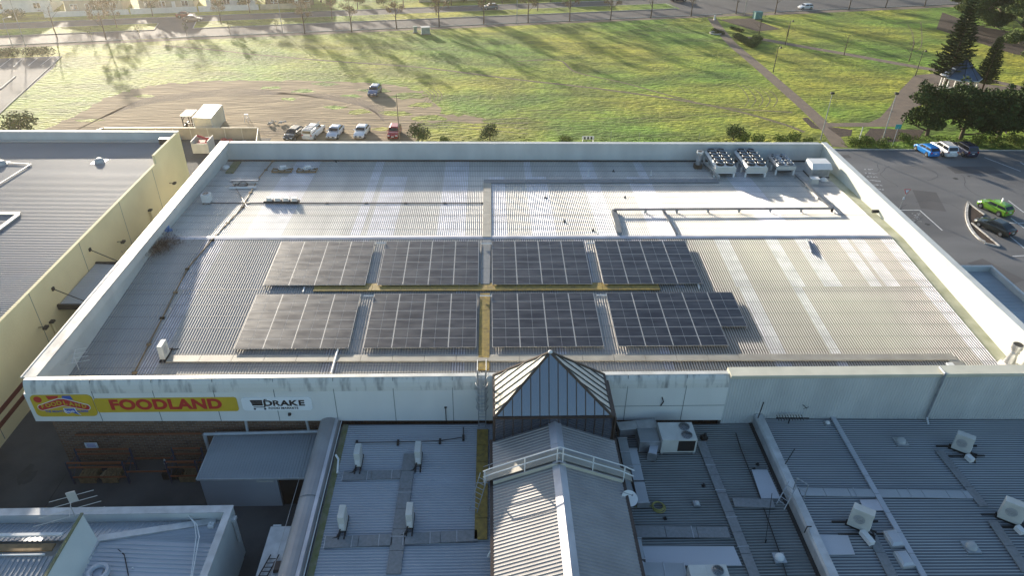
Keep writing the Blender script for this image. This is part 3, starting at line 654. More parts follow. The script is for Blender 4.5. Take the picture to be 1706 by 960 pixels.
make_car('navy', 'suv', 'dark wagon at the top edge crossing the junction', RD(52, 18, .01), R(12.5))
# ================================================================== HOUSES, FENCES
def window(o, a, b, z0, z1, fm='white'):   # on a vertical wall between plan points a and b, proud of it
    a = Vector(a); b = Vector(b); d = (b-a).normalized(); n = Vector((d.y, -d.x, 0))
    fr = MB(); 
    c0, c1 = a+n*.06, b+n*.06
    for z in (z0, z1): fr.bar(c0+Vector((0, 0, z)), c1+Vector((0, 0, z)), .12, .1)
    for c in (c0, (c0+c1)/2, c1): fr.bar(c+Vector((0, 0, z0)), c+Vector((0, 0, z1)), .1, .1)
    f = fr.build('window', fm, o); e0, e1 = a+n*.03, b+n*.03
    MB().poly([e0+Vector((0, 0, z0)), e1+Vector((0, 0, z0)), e1+Vector((0, 0, z1)), e0+Vector((0, 0, z1))]).build('pane', 'window_glass', f)
def house(s0, s1, v0, v1, wall, roofm, label, h=3.2, rise=3.0, gable=None):
    o = thing('house', RD((s0+s1)/2, v0), label, 'house', 'houses across the road')
    c = [RD(s0, v0), RD(s1, v0), RD(s1, v1), RD(s0, v1)]; MB().prism([tuple(p)[:2] for p in c], 0, h).build('wall', wall, o)
    e = .5; q = [RD(s0-e, v0-e, h), RD(s1+e, v0-e, h), RD(s1+e, v1+e, h), RD(s0-e, v1+e, h)]; mv = (v0+v1)/2; k = (v1-v0)/2+e
    r1, r2 = RD(s0-e+k, mv, h+rise), RD(s1+e-k, mv, h+rise); m = MB()
    up_ = [Vector((p.x, p.y, h+.12)) for p in q]
    m.poly([up_[0], up_[1], r2, r1]); m.poly([up_[2], up_[3], r1, r2]); m.poly([up_[1], up_[2], r2]); m.poly([up_[3], up_[0], r1]); m.poly(q[::-1])
    for i in range(4): m.poly([q[i], q[(i+1) % 4], up_[(i+1) % 4], up_[i]])
    rf = m.build('roof', roofm, o)
    MB().bar(RD(s0-e, v0-e-.08, h+.04), RD(s1+e, v0-e-.08, h+.04), .14, .14).build('gutter', 'white', o)
    W_ = s1-s0
    for t in (.16, .42, .84): window(o, RD(s0+W_*t-.8, v0), RD(s0+W_*t+.8, v0), .9, 2.2)
    dp = s0+W_*.63; MB().hexa([RD(dp-.45, v0-.05, 0), RD(dp+.45, v0-.05, 0), RD(dp+.45, v0-.01, 0), RD(dp-.45, v0-.01, 0)], [RD(dp-.45, v0-.05, 2.1), RD(dp+.45, v0-.05, 2.1), RD(dp+.45, v0-.01, 2.1), RD(dp-.45, v0-.01, 2.1)]).build('door', 'white', o)
    # gabled porch
    gs = s0+W_*(.3 if gable is None else gable); m = MB(); a = 2.0
    for d_ in (-a, a): MB().rod(RD(gs+d_*.9, v0-2.0, 0), RD(gs+d_*.9, v0-2.0, h), .08).build('porch_post', 'white', o)
    m.poly([RD(gs-a-.3, v0-2.3, h), RD(gs-a-.3, v0+2, h), RD(gs, v0+2, h+1.5), RD(gs, v0-2.3, h+1.5)][::-1]); m.poly([RD(gs+a+.3, v0-2.3, h), RD(gs+a+.3, v0+2, h), RD(gs, v0+2, h+1.5), RD(gs, v0-2.3, h+1.5)])
    m.build('porch_roof', roofm, o); MB().poly([RD(gs-a, v0-2.1, h), RD(gs+a, v0-2.1, h), RD(gs, v0-2.1, h+1.3)]).build('porch_gable', 'white', o)
    return o
hs = [(-132, -112, 34, 44, 'white', 'lavender_roof', 'white house with pale blue roof at the far top left corner'), (-108, -95, 30.5, 41, 'house_cream', 'tile_dark', 'cream house with dark tiles and gabled porch behind the hedge'), (-91, -78, 30.5, 41, 'house_cream', 'tile_red', 'cream house with red tiles behind the white fence'), (-75, -63, 31, 41, 'white', 'tile_dark', 'white rendered house with dark roof near the middle of the terrace'), (-60, -48, 31, 41, 'house_brick', 'tile_red', 'brown brick house at the right end of the row of fences'), (-20, -6, 36, 46, 'house_cream', 'tile_dark', 'cream house set back behind the long lawn'), (12, 27, 36, 46, 'house_brick', 'tile_dark', 'brick house set back left of the road junction')]
for i, (a, b_, c, d, w_, r_, l_) in enumerate(hs): house(a, b_, c, d, w_, r_, l_, gable=(.3, .7)[i % 2])
def fence_run(name, p, q, h, m_, label, cat='fence', posts=2.4, th=.05, pm=None):
    p = Vector(p); q = Vector(q); o = thing(name, p, label, cat); MB().bar(p+Vector((0, 0, h/2)), q+Vector((0, 0, h/2)), th, h).build('panel', m_, o)
    n = int((q-p).length/posts); 
    for k in range(min(n+1, 60)):
        c = p.lerp(q, k/max(1, n)); MB().box((c.x, c.y, h/2+.04), (.1, .1, h+.08)).build('post', pm or m_, o)
    MB().bar(p+Vector((0, 0, h+.03)), q+Vector((0, 0, h+.03)), th+.06, .05).build('top_rail', pm or m_, o); return o
fence_run('picket_fence', RD(-112, 27), RD(-93, 27), 1.2, 'fence_white', 'long white front fence left of the gabled cream house')
fence_run('picket_fence', RD(-92.5, 27), RD(-77, 27), 1.3, 'fence_white', 'white front fence before the red tiled house')
fence_run('picket_fence', RD(-76.5, 27), RD(-62, 27), 1.3, 'fence_white', 'white front fence before the white rendered house')
fence_run('front_wall', RD(-61.5, 27.2), RD(-49, 27.2), 1.2, 'fence_cream', 'cream front wall before the brown brick house')
fence_run('front_wall', RD(-20, 29), RD(28, 29), 1.0, 'fence_cream', 'long low cream wall across the road behind the middle street trees')
for i, (s_, v_) in enumerate(((-88, 29), (-72, 29), (-66, 29.2), (-55, 29), (-100, 29), (-44, 27), (-36, 29), (-30, 27), (-8, 27), (4, 27))):
    put(bs, RD(s_, v_), s=1.1+.1*(i % 4), label='garden bush in the front yards across the road, %s from the left' % ORD[i])['group'] = 'front yard bushes'
# utility boxes
def cabinet(px, d, m_, roofm, label):
    p = G(*px); o = thing('utility_cabinet', p, label, 'cabinet'); MB().box((p.x, p.y, d[2]/2+.1), d, R(12)).build('body', m_, o, bevel=.04)
    MB().box((p.x, p.y, .06), (d[0]+.3, d[1]+.3, .12), R(12)).build('plinth', 'concrete', o); MB().box((p.x, p.y, d[2]+.16), (d[0]+.16, d[1]+.16, .1), R(12)).build('lid', roofm, o)
    MB().box((p.x+.01, p.y-d[1]/2-.02, d[2]/2+.1), (d[0]*.42, .04, d[2]*.8), R(12)).build('door', m_, o)
cabinet((709, 56), (1.9, 1.4, 1.4), 'box_green', 'offwhite', 'large grey green utility cabinet on the lawn by the road')
cabinet((692, 54), (.8, .7, 1.2), 'box_green', 'box_green', 'narrow utility cabinet left of the larger one on the lawn')
cabinet((1261, 31), (2.0, 1.5, 1.6), 'box_teal', 'box_teal', 'teal utility cabinet at the garden bed near the road junction')
# poles
def lamp(px, h, label, kind='arm', m_='galv', lean=0):
    p = G(*px); o = thing('lamp_post', p, label, 'lamp post'); MB().rod(p, p+Vector((0, 0, h)), .09, .05, n=8).build('pole', m_, o)
    if kind == 'arm': MB().rod(p+Vector((0, 0, h)), p+Vector((1.1, .2, h+.25)), .04).build('arm', m_, o); MB().box((p.x+1.35, p.y+.25, h+.27), (.6, .25, .1), .2).build('lamp_head', 'white', o, bevel=.03)
    elif kind == 'flood': MB().box((p.x, p.y, h+.12), (.55, .3, .3)).build('lamp_head', 'black', o, bevel=.03)
    elif kind == 'park': MB().rod(p+Vector((0, 0, h)), p+Vector((.5, 0, h+.15)), .03).build('arm', m_, o); MB().rod(p+Vector((.55, 0, h-.25)), p+Vector((.55, 0, h+.1)), .28, .06, n=10).build('lamp_head', 'black', o)
    return o
lamp((43, 77), 9.5, 'tall grey street lamp with white head at the upper left crossing')
lamp((22, 80), 6.0, 'shorter street lamp at the left edge behind the hedge')
lamp((471, 54), 7.5, 'plain street lamp among the saplings by the road')
lamp((861, 40), 9.5, 'tall street lamp in the middle of the near verge')
lamp((1240, 24), 8.5, 'street lamp at the road junction corner')
lamp((666, 236), 7.3, 'slender pale pole standing beside the red car', 'none', 'bark_pale')
lamp((1367, 233), 7.3, 'flood lamp pole where the park paths meet', 'flood')
lamp((1469, 237), 7.6, 'flood lamp pole beside the plaza path', 'flood')
lamp((1288, 120), 5.0, 'park lamp left of the upper grass triangle', 'park', 'black')
lamp((1525, 126), 5.0, 'park lamp at the corner of the plaza beside the tall pine', 'park', 'black')
lamp((1697, 165), 4.6, 'park lamp at the right edge behind the dense trees', 'park', 'black')
lamp((1312, 60), 3.6, 'short dark lamp between the two park paths', 'park', 'black')
lamp((1430, 238), 2.6, 'short white topped post left of the teal sign', 'none', 'white')
p = G(1487, 242); o = thing('park_sign', p, 'teal sign on a thin pole above the parked blue car', 'sign'); MB().rod(p, p+Vector((0, 0, 3)), .05).build('pole', 'galv', o); MB().box((p.x, p.y, 3.0), (.9, .06, .7)).build('board', 'sign_teal', o)
p = G(1498, 348); o = thing('give_way_sign', p, 'give way sign on a leaning pole in the car park', 'road sign')
MB().rod(p, p+Vector((.25, 0, 2.1)), .04).build('pole', 'galv', o)
tri = [(-.42, 2.75), (.42, 2.75), (0, 2.0)]
MB().hexa([(p.x+.25+a, p.y-.02, z) for a, z in tri], [(p.x+.25+a, p.y+.02, z) for a, z in tri]).build('border', 'sign_red', o)
MB().poly([(p.x+.25+a*.68, p.y-.03, 2.5+(z-2.5)*.68) for a, z in tri][::-1]).build('face', 'sign_white', o)
MB().box((p.x+.12, p.y-.03, 1.5), (.2, .03, .35)).build('reflector', 'sign_white', o)
# marker posts / bench
o = thing('park_bench', G(1668, 215), 'pale bench between the dense trees', 'bench'); p = G(1668, 222)
MB().box((p.x, p.y, .45), (1.8, .45, .07)).build('seat', 'wood', o); MB().box((p.x, p.y+.22, .75), (1.8, .06, .35)).build('backrest', 'wood', o)
for s_ in (-.75, .75): MB().box((p.x+s_, p.y, .22), (.08, .4, .44)).build('leg', 'black', o)
p = G(1190, 33); tag(MB().box((p.x, p.y, .55), (.35, .35, 1.1), tx=.8, ty=.8).box((p.x, p.y, 1.15), (.4, .4, .1)).build('bollard', 'white', loc=p), 'white bollard at the start of the park path', 'bollard')
p = G(1192, 56); tag(MB().torus((p.x, p.y, .18), 1.3, .16, n=18).build('stone_edging', 'kerb', loc=p), 'curved stone edging round the small dark hedge', 'edging')
# gazebo
p = G(1592, 154); o = thing('gazebo', p, 'open park gazebo with blue pyramid roof and white posts', 'gazebo'); m = MB(); n = 8; rr = 3.5
ring_ = [(p.x+rr*math.cos(2*math.pi*(i+.5)/n), p.y+rr*math.sin(2*math.pi*(i+.5)/n), 3.0) for i in range(n)]; ap = (p.x, p.y, 6.3)
for i in range(n): m.poly([ring_[i], ring_[(i+1) % n], ap])
rf = m.build('roof', 'gazebo_blue', o); m = MB()
for i in range(n): m.rod(ring_[i], ap, .06, n=4)
m.build('hip_capping', 'dark_metal', rf); m = MB()
for i in range(n): m.rod(ring_[i], ring_[(i+1) % n], .09, n=4)
m.build('fascia', 'white', o)
for i in range(n):
    c = (p.x+(rr-.5)*math.cos(2*math.pi*(i+.5)/n), p.y+(rr-.5)*math.sin(2*math.pi*(i+.5)/n)); MB().box((c[0], c[1], 1.5), (.18, .18, 3.0)).build('post', 'white', o)
MB().prism([(a, b_) for a, b_, c in ring_], .02, .12).build('floor_slab', 'kerb', o)
# container, forklift-like trailer, fence yard, junk
c0, c1, c2, c3 = Vector((-44.9, 107.6, 0)), Vector((-42.0, 107.2, 0)), Vector((-42.3, 113.6, 0)), Vector((-45.2, 113.9, 0))
o = thing('site_container', c0, 'cream steel container with bright white roof behind the fenced yard', 'container')
cc = [c0, c1, c2, c3]; m = MB()
for i in range(4):
    a, b_ = cc[i], cc[(i+1) % 4]; N = int((b_-a).length/.22); nn = Vector(((b_-a).y, -(b_-a).x, 0)).normalized()
    for k in range(N):
        q0, q1, q2, q3 = a.lerp(b_, k/N), a.lerp(b_, (k+.45)/N), a.lerp(b_, (k+.5)/N)-nn*.04, a.lerp(b_, (k+.95)/N)-nn*.04; q4 = a.lerp(b_, (k+1)/N)
        for u_, w_ in ((q0, q1), (q1, q2), (q2, q3), (q3, q4)): m.poly([u_+Vector((0, 0, .1)), w_+Vector((0, 0, .1)), w_+Vector((0, 0, 2.6)), u_+Vector((0, 0, 2.6))])
m.build('wall', 'cap_cream', o); MB().prism([tuple(c)[:2] for c in cc], 2.6, 2.68).build('roof', 'white', o); m = MB()
for c in cc: m.box((c.x, c.y, 1.3), (.16, .16, 2.62))
m.build('corner_post', 'offwhite', o)
p = Vector((-46.6, 110.6, 0)); o = thing('loading_trailer', p, 'dark tall trailer frame with white top left of the container', 'trailer')
m = MB()
for a in (-.7, .7):
    for b_ in (-1.2, 1.2): m.bar((p.x+a, p.y+b_, 0), (p.x+a, p.y+b_, 2.2), .12, .12)
    m.bar((p.x+a, p.y-1.2, .6), (p.x+a, p.y+1.2, .6), .12, .2); m.bar((p.x+a, p.y-1.2, 1.5), (p.x+a, p.y+1.2, 2.1), .08, .08)
m.bar((p.x-.7, p.y, .6), (p.x+.7, p.y, .6), .12, .12); m.build('frame', 'dark_metal', o); MB().box((p.x, p.y, 2.3), (1.7, 2.8, .16)).build('top', 'white', o)
for a in (-.75, .75): MB().rod((p.x+a-.1, p.y, .4), (p.x+a+.1, p.y, .4), .4, n=16).build('wheel', 'tyre', o)
a0, a1 = G(190, 230), G(446, 230)
ya = Vector((-57.5, 105.3, 0)); yb = Vector((-34.6, 105.5, 0))
fence_run('yard_fence', ya, yb, 1.8, 'fence_cream', 'tan sheet fence along the back of the service yard', posts=2.35, pm='cap_cream')
fence_run('yard_fence', yb, Vector((-33.2, 99, 0)), 1.8, 'fence_cream', 'short tan return fence at the right end of the yard', posts=2.35, pm='cap_cream')
fence_run('yard_fence', Vector((-59.6, 101, 0)), ya, 1.8, 'fence_cream', 'short tan return fence at the left end of the yard', posts=2.35, pm='cap_cream')
# skip bin of white boxes, cloths
p = G(341, 252); o = thing('open_bin', p, 'large white open bin with red cloth and rubbish in the service yard', 'skip bin'); w_, l_ = 1.15, 1.3
m = MB()
for a in (-1, 1): m.b2(p.x+a*w_-.04, p.x+a*w_+.04, p.y-l_, p.y+l_, .2, 2.0); m.b2(p.x-w_, p.x+w_, p.y+a*l_-.04, p.y+a*l_+.04, .2, 1.7)
m.b2(p.x-w_, p.x+w_, p.y-l_, p.y+l_, .2, .3); m.build('body', 'offwhite', o)
m = MB(); m.poly([(p.x-1.1, p.y+1.25, 2.1), (p.x+.9, p.y+.6, 1.75), (p.x+.9, p.y+.1, 1.5), (p.x-.9, p.y+.6, 2.0)]); m.poly([(p.x+.9, p.y+.6, 1.75), (p.x+1.1, p.y-.3, 1.7), (p.x+.7, p.y-.5, 1.4), (p.x+.9, p.y+.1, 1.5)]); m.box((p.x-.1, p.y, 1.2), (1.7, 1.9, .7), .2, .6, .6); m.build('rubbish', 'red_cloth', o)
def pile(px, n, sp, m_, name, label, cat, z=0, sz=.6, h=None):
    p = G(*px); m = MB()
    for k in range(n):
        s_ = random.uniform(.5, 1)*sz; m.box((p.x+random.uniform(-1, 1)*sp, p.y+random.uniform(-1, 1)*sp*.6, z+s_*.3+random.uniform(0, .3)), (s_, s_*.8, s_*.6), random.uniform(0, 3), random.uniform(.5, 1), random.uniform(.5, 1))
    tag(m.build(name, m_, loc=(p.x, p.y, z)), label, cat)
pile((378, 242), 7, 1.0, 'red_cloth', 'cloth_heap', 'heap of red and pink sheeting behind the corner of the parapet', 'sheeting', sz=1.2)
pile((400, 244), 9, 1.8, 'white', 'plastic_sheeting', 'crumpled white sheeting along the yard fence', 'sheeting', sz=1.0)
pile((292, 236), 4, .6, 'blue_cloth', 'blue_tarpaulin', 'blue tarpaulin on a load behind the cream wall end', 'tarpaulin', sz=1.2)
pile((297, 250), 6, .5, 'white', 'foam_box_stack', 'stack of white foam boxes beside the end of the cream wall', 'boxes', sz=.8)
pile((462, 206), 14, 1.3, 'kerb', 'rubble_heap', 'pale rubble spread on the dirt behind the dark hatchback', 'rubble', sz=.5)
p = G(412, 202); o = thing('white_frame', p, 'small white metal frame standing on the dirt right of the container', 'frame'); m = MB()
for a in (-.3, .3): m.bar((p.x+a, p.y-.5, 0), (p.x+a*.6, p.y, 1.1), .06, .06); m.bar((p.x+a, p.y+.5, 0), (p.x+a*.6, p.y, 1.1), .06, .06)
m.bar((p.x-.3, p.y, .6), (p.x+.3, p.y, .6), .06, .06); m.build('legs', 'white', o); MB().box((p.x, p.y, 1.15), (.6, .4, .08)).build('top', 'white', o)
p = G(979, 240); o = thing('road_barrier', p, 'low white and black barrier just behind the back parapet', 'barrier'); MB().box((p.x, p.y, 1.0), (1.8, .1, .5)).build('board', 'white', o)
for a in (-.5, 0, .5): MB().box((p.x+a, p.y-.06, 1.0), (.25, .03, .4)).build('stripe', 'black', o)
for a in (-.8, .8): MB().box((p.x+a, p.y, .5), (.08, .4, 1.0)).build('leg', 'white', o)
for px in ((1064, 238), (1163, 238), (1017, 235)): p = G(*px); tag(MB().rod(p, p+Vector((0, 0, 1.6)), .035).build('marker_post', 'galv', loc=p), 'thin metal marker post in the grass behind the parapet, %s' % {1064: 'middle one', 1163: 'right one', 1017: 'left one'}[px[0]], 'post')
# ================================================================== SUPERMARKET
XL, XR, YF, YB, PZ = -31.9, 41.75, 38.3, 82.9, 8.4
bld = thing('supermarket_building', (5, 60, 0), 'huge flat supermarket building with ribbed metal roof, pale parapets and solar arrays', 'building')
bld['label'] = 'huge supermarket building with ribbed metal roof ringed by pale parapet walls'
# walls below
MB().b2(XL+.5, XR-.45, YF+1.0, YB-.4, 0, 4.9).build('wall', 'brick', bld)
MB().b2(XL+.05, XL+.45, YF+.72, YB, 4.95, 8.33).b2(XL+.05, XL+.45, 45, YB, 0, 4.95).b2(XL+.45, XR-.02, YB-.35, YB, 0, 8.33).b2(XR-.4, XR-.02, YF+.3, YB-.35, 0, 8.33).build('side_wall', 'parapet_grey', bld)
# inner parapet faces
MB().b2(XL+.45, XL+.62, YF+.62, YB-.52, 4.9, 8.3).build('parapet_lining', 'parapet_grey', bld)
MB().b2(XL+.45, XR-.4, YB-.52, YB-.35, 4.9, 8.3).build('parapet_lining', 'parapet_grey', bld)
MB().b2(XR-.57, XR-.4, YF+.62, YB-.52, 4.9, 8.3).build('parapet_lining', 'parapet_cream', bld)
m = MB(); m.b2(XL+.14, XL+1.02, YF+.6, YB+.05, 8.33, 8.42); m.build('parapet_cap', 'cap_left', bld); MB().b2(XL-.02, XL+.137, YF+.6, YB+.05, 8.31, 8.45).build('parapet_cap', 'cap_white', bld, bevel=.03)
MB().b2(XL+.42, XL+1.0, YF+.7, YB-.6, 7.6, 8.33).build('parapet_cap_skirt', 'parapet_grey', bld)
m = MB(); m.b2(XL+1.16, XR-1.0, YB-.62, YB+.05, 8.33, 8.42); m.build('parapet_cap', 'parapet_grey', bld, bevel=.02)
m = MB(); m.b2(XR-.62, XR+.05, YF+.6, YB+.05, 8.33, 8.43); m.build('parapet_cap', 'parapet_grey', bld, bevel=.03)
# front fascia with rounded stained top
def prof_ext(prof, x0, x1, m_, name, par, nseg=1):
    m = MB(); rings = [[(x0+(x1-x0)*k/nseg, y, z) for y, z in prof] for k in range(nseg+1)]; m.loft(rings); return m.build(name, m_, par)
fz = 4.62
rx0, rx1 = XL, 16.9
m = MB(); N_ = 1
prof_ext([(39.0, 8.05), (39.0, 8.40), (38.62, 8.43), (38.60, 8.05)], XL+.35, rx1, 'cap_white', 'front_cap', bld)
m = MB()
sec = [(38.595, 8.41), (38.50, 8.30), (38.40, 8.10), (38.33, 7.80), (38.30, 7.45)]
m.loft([[(x, y, z) for y, z in sec]+[(x, 38.595, 7.45)] for x in (XL+.35, rx1)]); m.build('stained_top', 'cap_stained', bld, smooth=False)
m = MB(); m.loft([[(XL+.0, 39.0, 4.95), (XL+.2, 38.3, 4.95), (rx1, 38.3, 4.36), (rx1, 39.2, 4.36)], [(XL+.0, 39.0, 7.445), (XL+.2, 38.3, 7.445), (rx1, 38.3, 7.445), (rx1, 39.2, 7.445)]]); m.build('fascia', 'fascia', bld); MB().b2(XL+.05, rx1, 38.6, 39.25, 4.5, 4.94).build('soffit', 'fascia', bld) if 0 else None
m = MB(); m.loft([[(XL, 39.3, 7.45), (XL, 39.0, 7.45), (XL+.35, 38.3, 7.45), (XL+.36, 38.6, 7.45)], [(XL+.02, 39.3, 8.2), (XL+.05, 39.0, 8.1), (XL+.36, 38.55, 8.2), (XL+.36, 38.6, 8.2)]]); m.build('corner_cap', 'cap_stained', bld)
m = MB(); x = XL+4.6
for x in (-27.1, -23.0, -18.9, -14.8, -10.7, -6.6, -2.5, 9.75, 13.9):
    m.b2(x-.02, x+.02, 38.285, 38.3, 4.97-.0123*(x+31.7), 7.46); m.hexa([(x-.02, 38.27, 7.45), (x+.02, 38.27, 7.45), (x+.02, 38.33, 7.45), (x-.02, 38.33, 7.45)], [(x-.02, 38.50, 8.42), (x+.02, 38.50, 8.42), (x+.02, 38.59, 8.42), (x-.02, 38.59, 8.42)])
m.build('panel_joint', 'seam', bld)
m = MB(); m.b2(8.6, rx1, 38.285, 38.3, 5.78, 5.82); m.build('panel_joint', 'seam', bld)
# right hand section: cream cap and ribbed wall
prof_ext([(39.25, 8.2), (39.25, 8.52), (38.28, 8.52), (38.28, 8.36), (38.32, 8.2)], rx1+.02, XR+.02, 'cap_cream', 'front_cap', bld)
def ribwall(x0, x1, y, z0, z1, m_, name, par, pitch=.2, d=.03):
    m = MB(); N = int((x1-x0)/pitch); k = 0; pts = []
    for i in range(N):
        a = x0+i*pitch; pts += [(a, y), (a+pitch*.55, y), (a+pitch*.65, y-d), (a+pitch*.9, y-d)]
    pts.append((x0+N*pitch, y))
    for a, b in zip(pts[:-1], pts[1:]): m.poly([(a[0], a[1], z0), (b[0], b[1], z0), (b[0], b[1], z1), (a[0], a[1], z1)])
    return m.build(name, m_, par)
ribwall(rx1+.02, XR-.05, 38.36, 2.5, 8.22, 'parapet_grey', 'ribbed_wall', bld)
MB().b2(rx1+.02, XR-.3, 38.37, 38.9, 2.5, 8.2).build('wall', 'parapet_grey', bld)
# roof sheeting
x0, x1 = XL+.62, XR-1.75
sky_f = [(-26.6, -25.2), (-12.9, -11.7), (-3.0, -1.9), (5.2, 6.1), (13.3, 14.3), (22.2, 23.4), (27.1, 27.9), (30.2, 31.6), (34.2, 35.3), (38.6, 40)]
sky_b = [(-23.2, -20.2), (-13.5, -12.5), (-5.2, -2.4), (4.3, 5.0), (10.8, 12.6), (17.6, 18.7), (29.2, 30.6)]
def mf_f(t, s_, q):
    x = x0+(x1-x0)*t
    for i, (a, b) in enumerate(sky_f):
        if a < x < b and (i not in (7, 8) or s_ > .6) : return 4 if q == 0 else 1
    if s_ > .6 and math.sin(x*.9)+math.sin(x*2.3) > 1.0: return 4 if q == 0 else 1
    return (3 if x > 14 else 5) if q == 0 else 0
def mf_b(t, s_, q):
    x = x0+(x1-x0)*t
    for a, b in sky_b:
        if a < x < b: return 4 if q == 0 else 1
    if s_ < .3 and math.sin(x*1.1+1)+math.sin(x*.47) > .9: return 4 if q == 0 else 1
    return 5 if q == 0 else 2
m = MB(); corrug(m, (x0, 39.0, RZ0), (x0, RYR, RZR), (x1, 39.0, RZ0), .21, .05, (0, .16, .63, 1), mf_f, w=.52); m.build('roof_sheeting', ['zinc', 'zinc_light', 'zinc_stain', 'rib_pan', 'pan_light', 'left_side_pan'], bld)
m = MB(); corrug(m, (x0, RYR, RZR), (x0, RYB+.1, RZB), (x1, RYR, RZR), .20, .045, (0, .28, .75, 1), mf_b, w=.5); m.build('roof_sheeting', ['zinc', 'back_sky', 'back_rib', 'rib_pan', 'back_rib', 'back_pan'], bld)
m = MB(); m.poly([(x0, RYR-.35, RZR+.04), (x1, RYR-.35, RZR+.04), (x1, RYR, RZR+.10), (x0, RYR, RZR+.10)]); m.poly([(x0, RYR, RZR+.10), (x1, RYR, RZR+.10), (x1, RYR+.35, RZR+.05), (x0, RYR+.35, RZR+.05)]); m.build('ridge_cap', 'zinc_light', bld)
m = MB(); m.loft([[(x1, 39, RZ0-.02), (XR-.55, 39, RZ0-.02), (XR-.55, 39, RZ0-.1), (x1, 39, RZ0-.1)], [(x1, RYR, RZR-.02), (XR-.55, RYR, RZR-.02), (XR-.55, RYR, RZR-.1), (x1, RYR, RZR-.1)], [(x1, RYB, RZB-.02), (XR-.55, RYB, RZB-.02), (XR-.55, RYB, RZB-.1), (x1, RYB, RZB-.1)]]); m.build('side_gutter', 'gutter_cream', bld)
m = MB(); m.bar((x0, RYB-.1, RZB+.08), (x1, RYB-.1, RZB+.08), .3, .1); m.build('rear_flashing', 'dark_metal', bld)
m = MB(); s2 = MB()
for y in (42.6, 53.2, 66.8, 74.5, 79.0):
    m.bar((x0, y, roofz(y)+.05), (x1, y, roofz(y)+.05), .05, .012)
y = 40.2
while y < 81.5:
    s2.bar((x0, y, roofz(y)+.05), (x1, y, roofz(y)+.05), .022, .012); y += 1.55
m.build('sheet_lap', 'duct', bld); s2.build('screw_rows', 'tray_dark', bld)
# roof access walkways (gratings)
def lane(px0, px1, w, m_, name, label, h=.10, cat='walkway', dz=.06, ends=None):
    p, q = RP(*px0, dz), RP(*px1, dz)
    m = MB(); n_ = max(1, int((q-p).length/2.4))
    for k in range(n_):
        a, b = p.lerp(q, k/n_), p.lerp(q, (k+1)/n_); a.z = roofz(a.y)+dz+h/2; b.z = roofz(b.y)+dz+h/2; m.bar(a, b-(b-a).normalized()*.03, w, h)
    o = m.build(name, m_, loc=p); return tag(o, label, cat)
lane((524, 480), (1098, 478), 1.15, 'yellow_grating', 'roof_walkway', 'long yellow brown walkway running between the two rows of solar arrays')
lane((808, 490), (806, 618), .85, 'yellow_grating', 'roof_walkway', 'yellow brown walkway from the array gap down to the caged ladder')
lane((811, 401), (808, 475), .8, 'grey_grating', 'roof_walkway', 'blue grey walkway between the upper solar arrays, above the yellow one')
lane((812, 306), (811, 396), .85, 'duct', 'roof_walkway', 'faded greenish walkway from the ridge to the back walkway')
lane((806, 303), (1196, 302), .95, 'grey_grating', 'roof_walkway', 'grey walkway along the back slope towards the condensers')
lane((280, 599), (1590, 596), .8, 'duct', 'cable_duct', 'long flat beige duct running across the roof near the front parapet', cat='duct')
lane((1583, 597), (1605, 618), .9, 'duct', 'cable_duct', 'short beige duct corner piece by the right end of the long duct', cat='duct')
lane((396, 270), (382, 289), .9, 'moss', 'mossy_walkway', 'short mossy green walkway in the back left corner of the roof')
def tray(pts, w, h, lift, name, m_, label, cat='cable tray', post=3.0):
    P_ = [RP(a, b, lift) for a, b in pts]; o = thing(name, P_[0], label, cat); m = MB(); lg = MB()
    for a, b in zip(P_[:-1], P_[1:]):
        m.bar(a, b, w, h); n_ = max(1, int((b-a).length/post))
        for k in range(n_+1): c = a.lerp(b, k/n_); lg.box((c.x, c.y, (c.z+roofz(c.y))/2+.01), (w*.8, .08, c.z-roofz(c.y)))
    m.build('tray', m_, o); lg.build('support', 'galv', o); return o
tray([(1023, 349), (1387, 347)], .32, .12, .42, 'cable_tray', 'tray_dark', 'long raised cable tray across the right of the back slope')
tray([(1023, 350), (1032, 388)], .5, .14, .25, 'cable_tray', 'tray_dark', 'cable tray leg running to the ridge at the left end of the long tray')
tray([(1105, 350), (1127, 390)], .2, .1, .22, 'cable_tray', 'tray_dark', 'thin cable tray leg in the middle of the long tray')
tray([(1326, 291), (1387, 347)], .32, .16, .42, 'cable_tray', 'tray_dark', 'diagonal cable tray from the third condenser to the long tray')
tray([(1173, 270), (1197, 294)], .4, .16, .5, 'cable_tray', 'steel', 'silver tray beside the feet of the leftmost condenser')
def pipe(pts, r, lift, m_, label, name='conduit', cat='pipe', clips=None):
    P_ = [RP(a, b, lift) for a, b in pts]; m = MB(); m.path(P_, r)
    if clips:
        for a, b in zip(P_[:-1], P_[1:]):
            n_ = int((b-a).length/clips)
            for k in range(n_+1): c = a.lerp(b, k/max(1, n_)); m.box((c.x, c.y, c.z-.02), (.35, .2, .12))
    return tag(m.build(name, m_, loc=P_[0]), label, cat)
pipe([(455, 268), (430, 298), (404, 345), (353, 400), (312, 448), (270, 530), (224, 621)], .05, .10, 'wood', 'long brown conduit running down the whole left side of the roof', clips=2.6)
pipe([(347, 338), (806, 338)], .045, .1, 'brown_metal', 'thin straight conduit across the back slope from the small fan unit', clips=4)
pipe([(412, 345), (385, 300)], .03, .1, 'brown_metal', 'thin conduit beside the loose rails at the back left')
pipe([(507, 479), (505, 487)], .07, .14, 'white', 'short white pipe end between the leftmost arrays')
pipe([(563, 582), (552, 622)], .085, .16, 'white', 'white pipe from under the lower left array to the front parapet')
pipe([(1163, 473), (1165, 481)], .07, .14, 'white', 'short white pipe end below the right upper array')
pipe([(1344, 398), (1352, 420)], .09, .12, 'galv', 'short grey flashing below the ridge on the right')
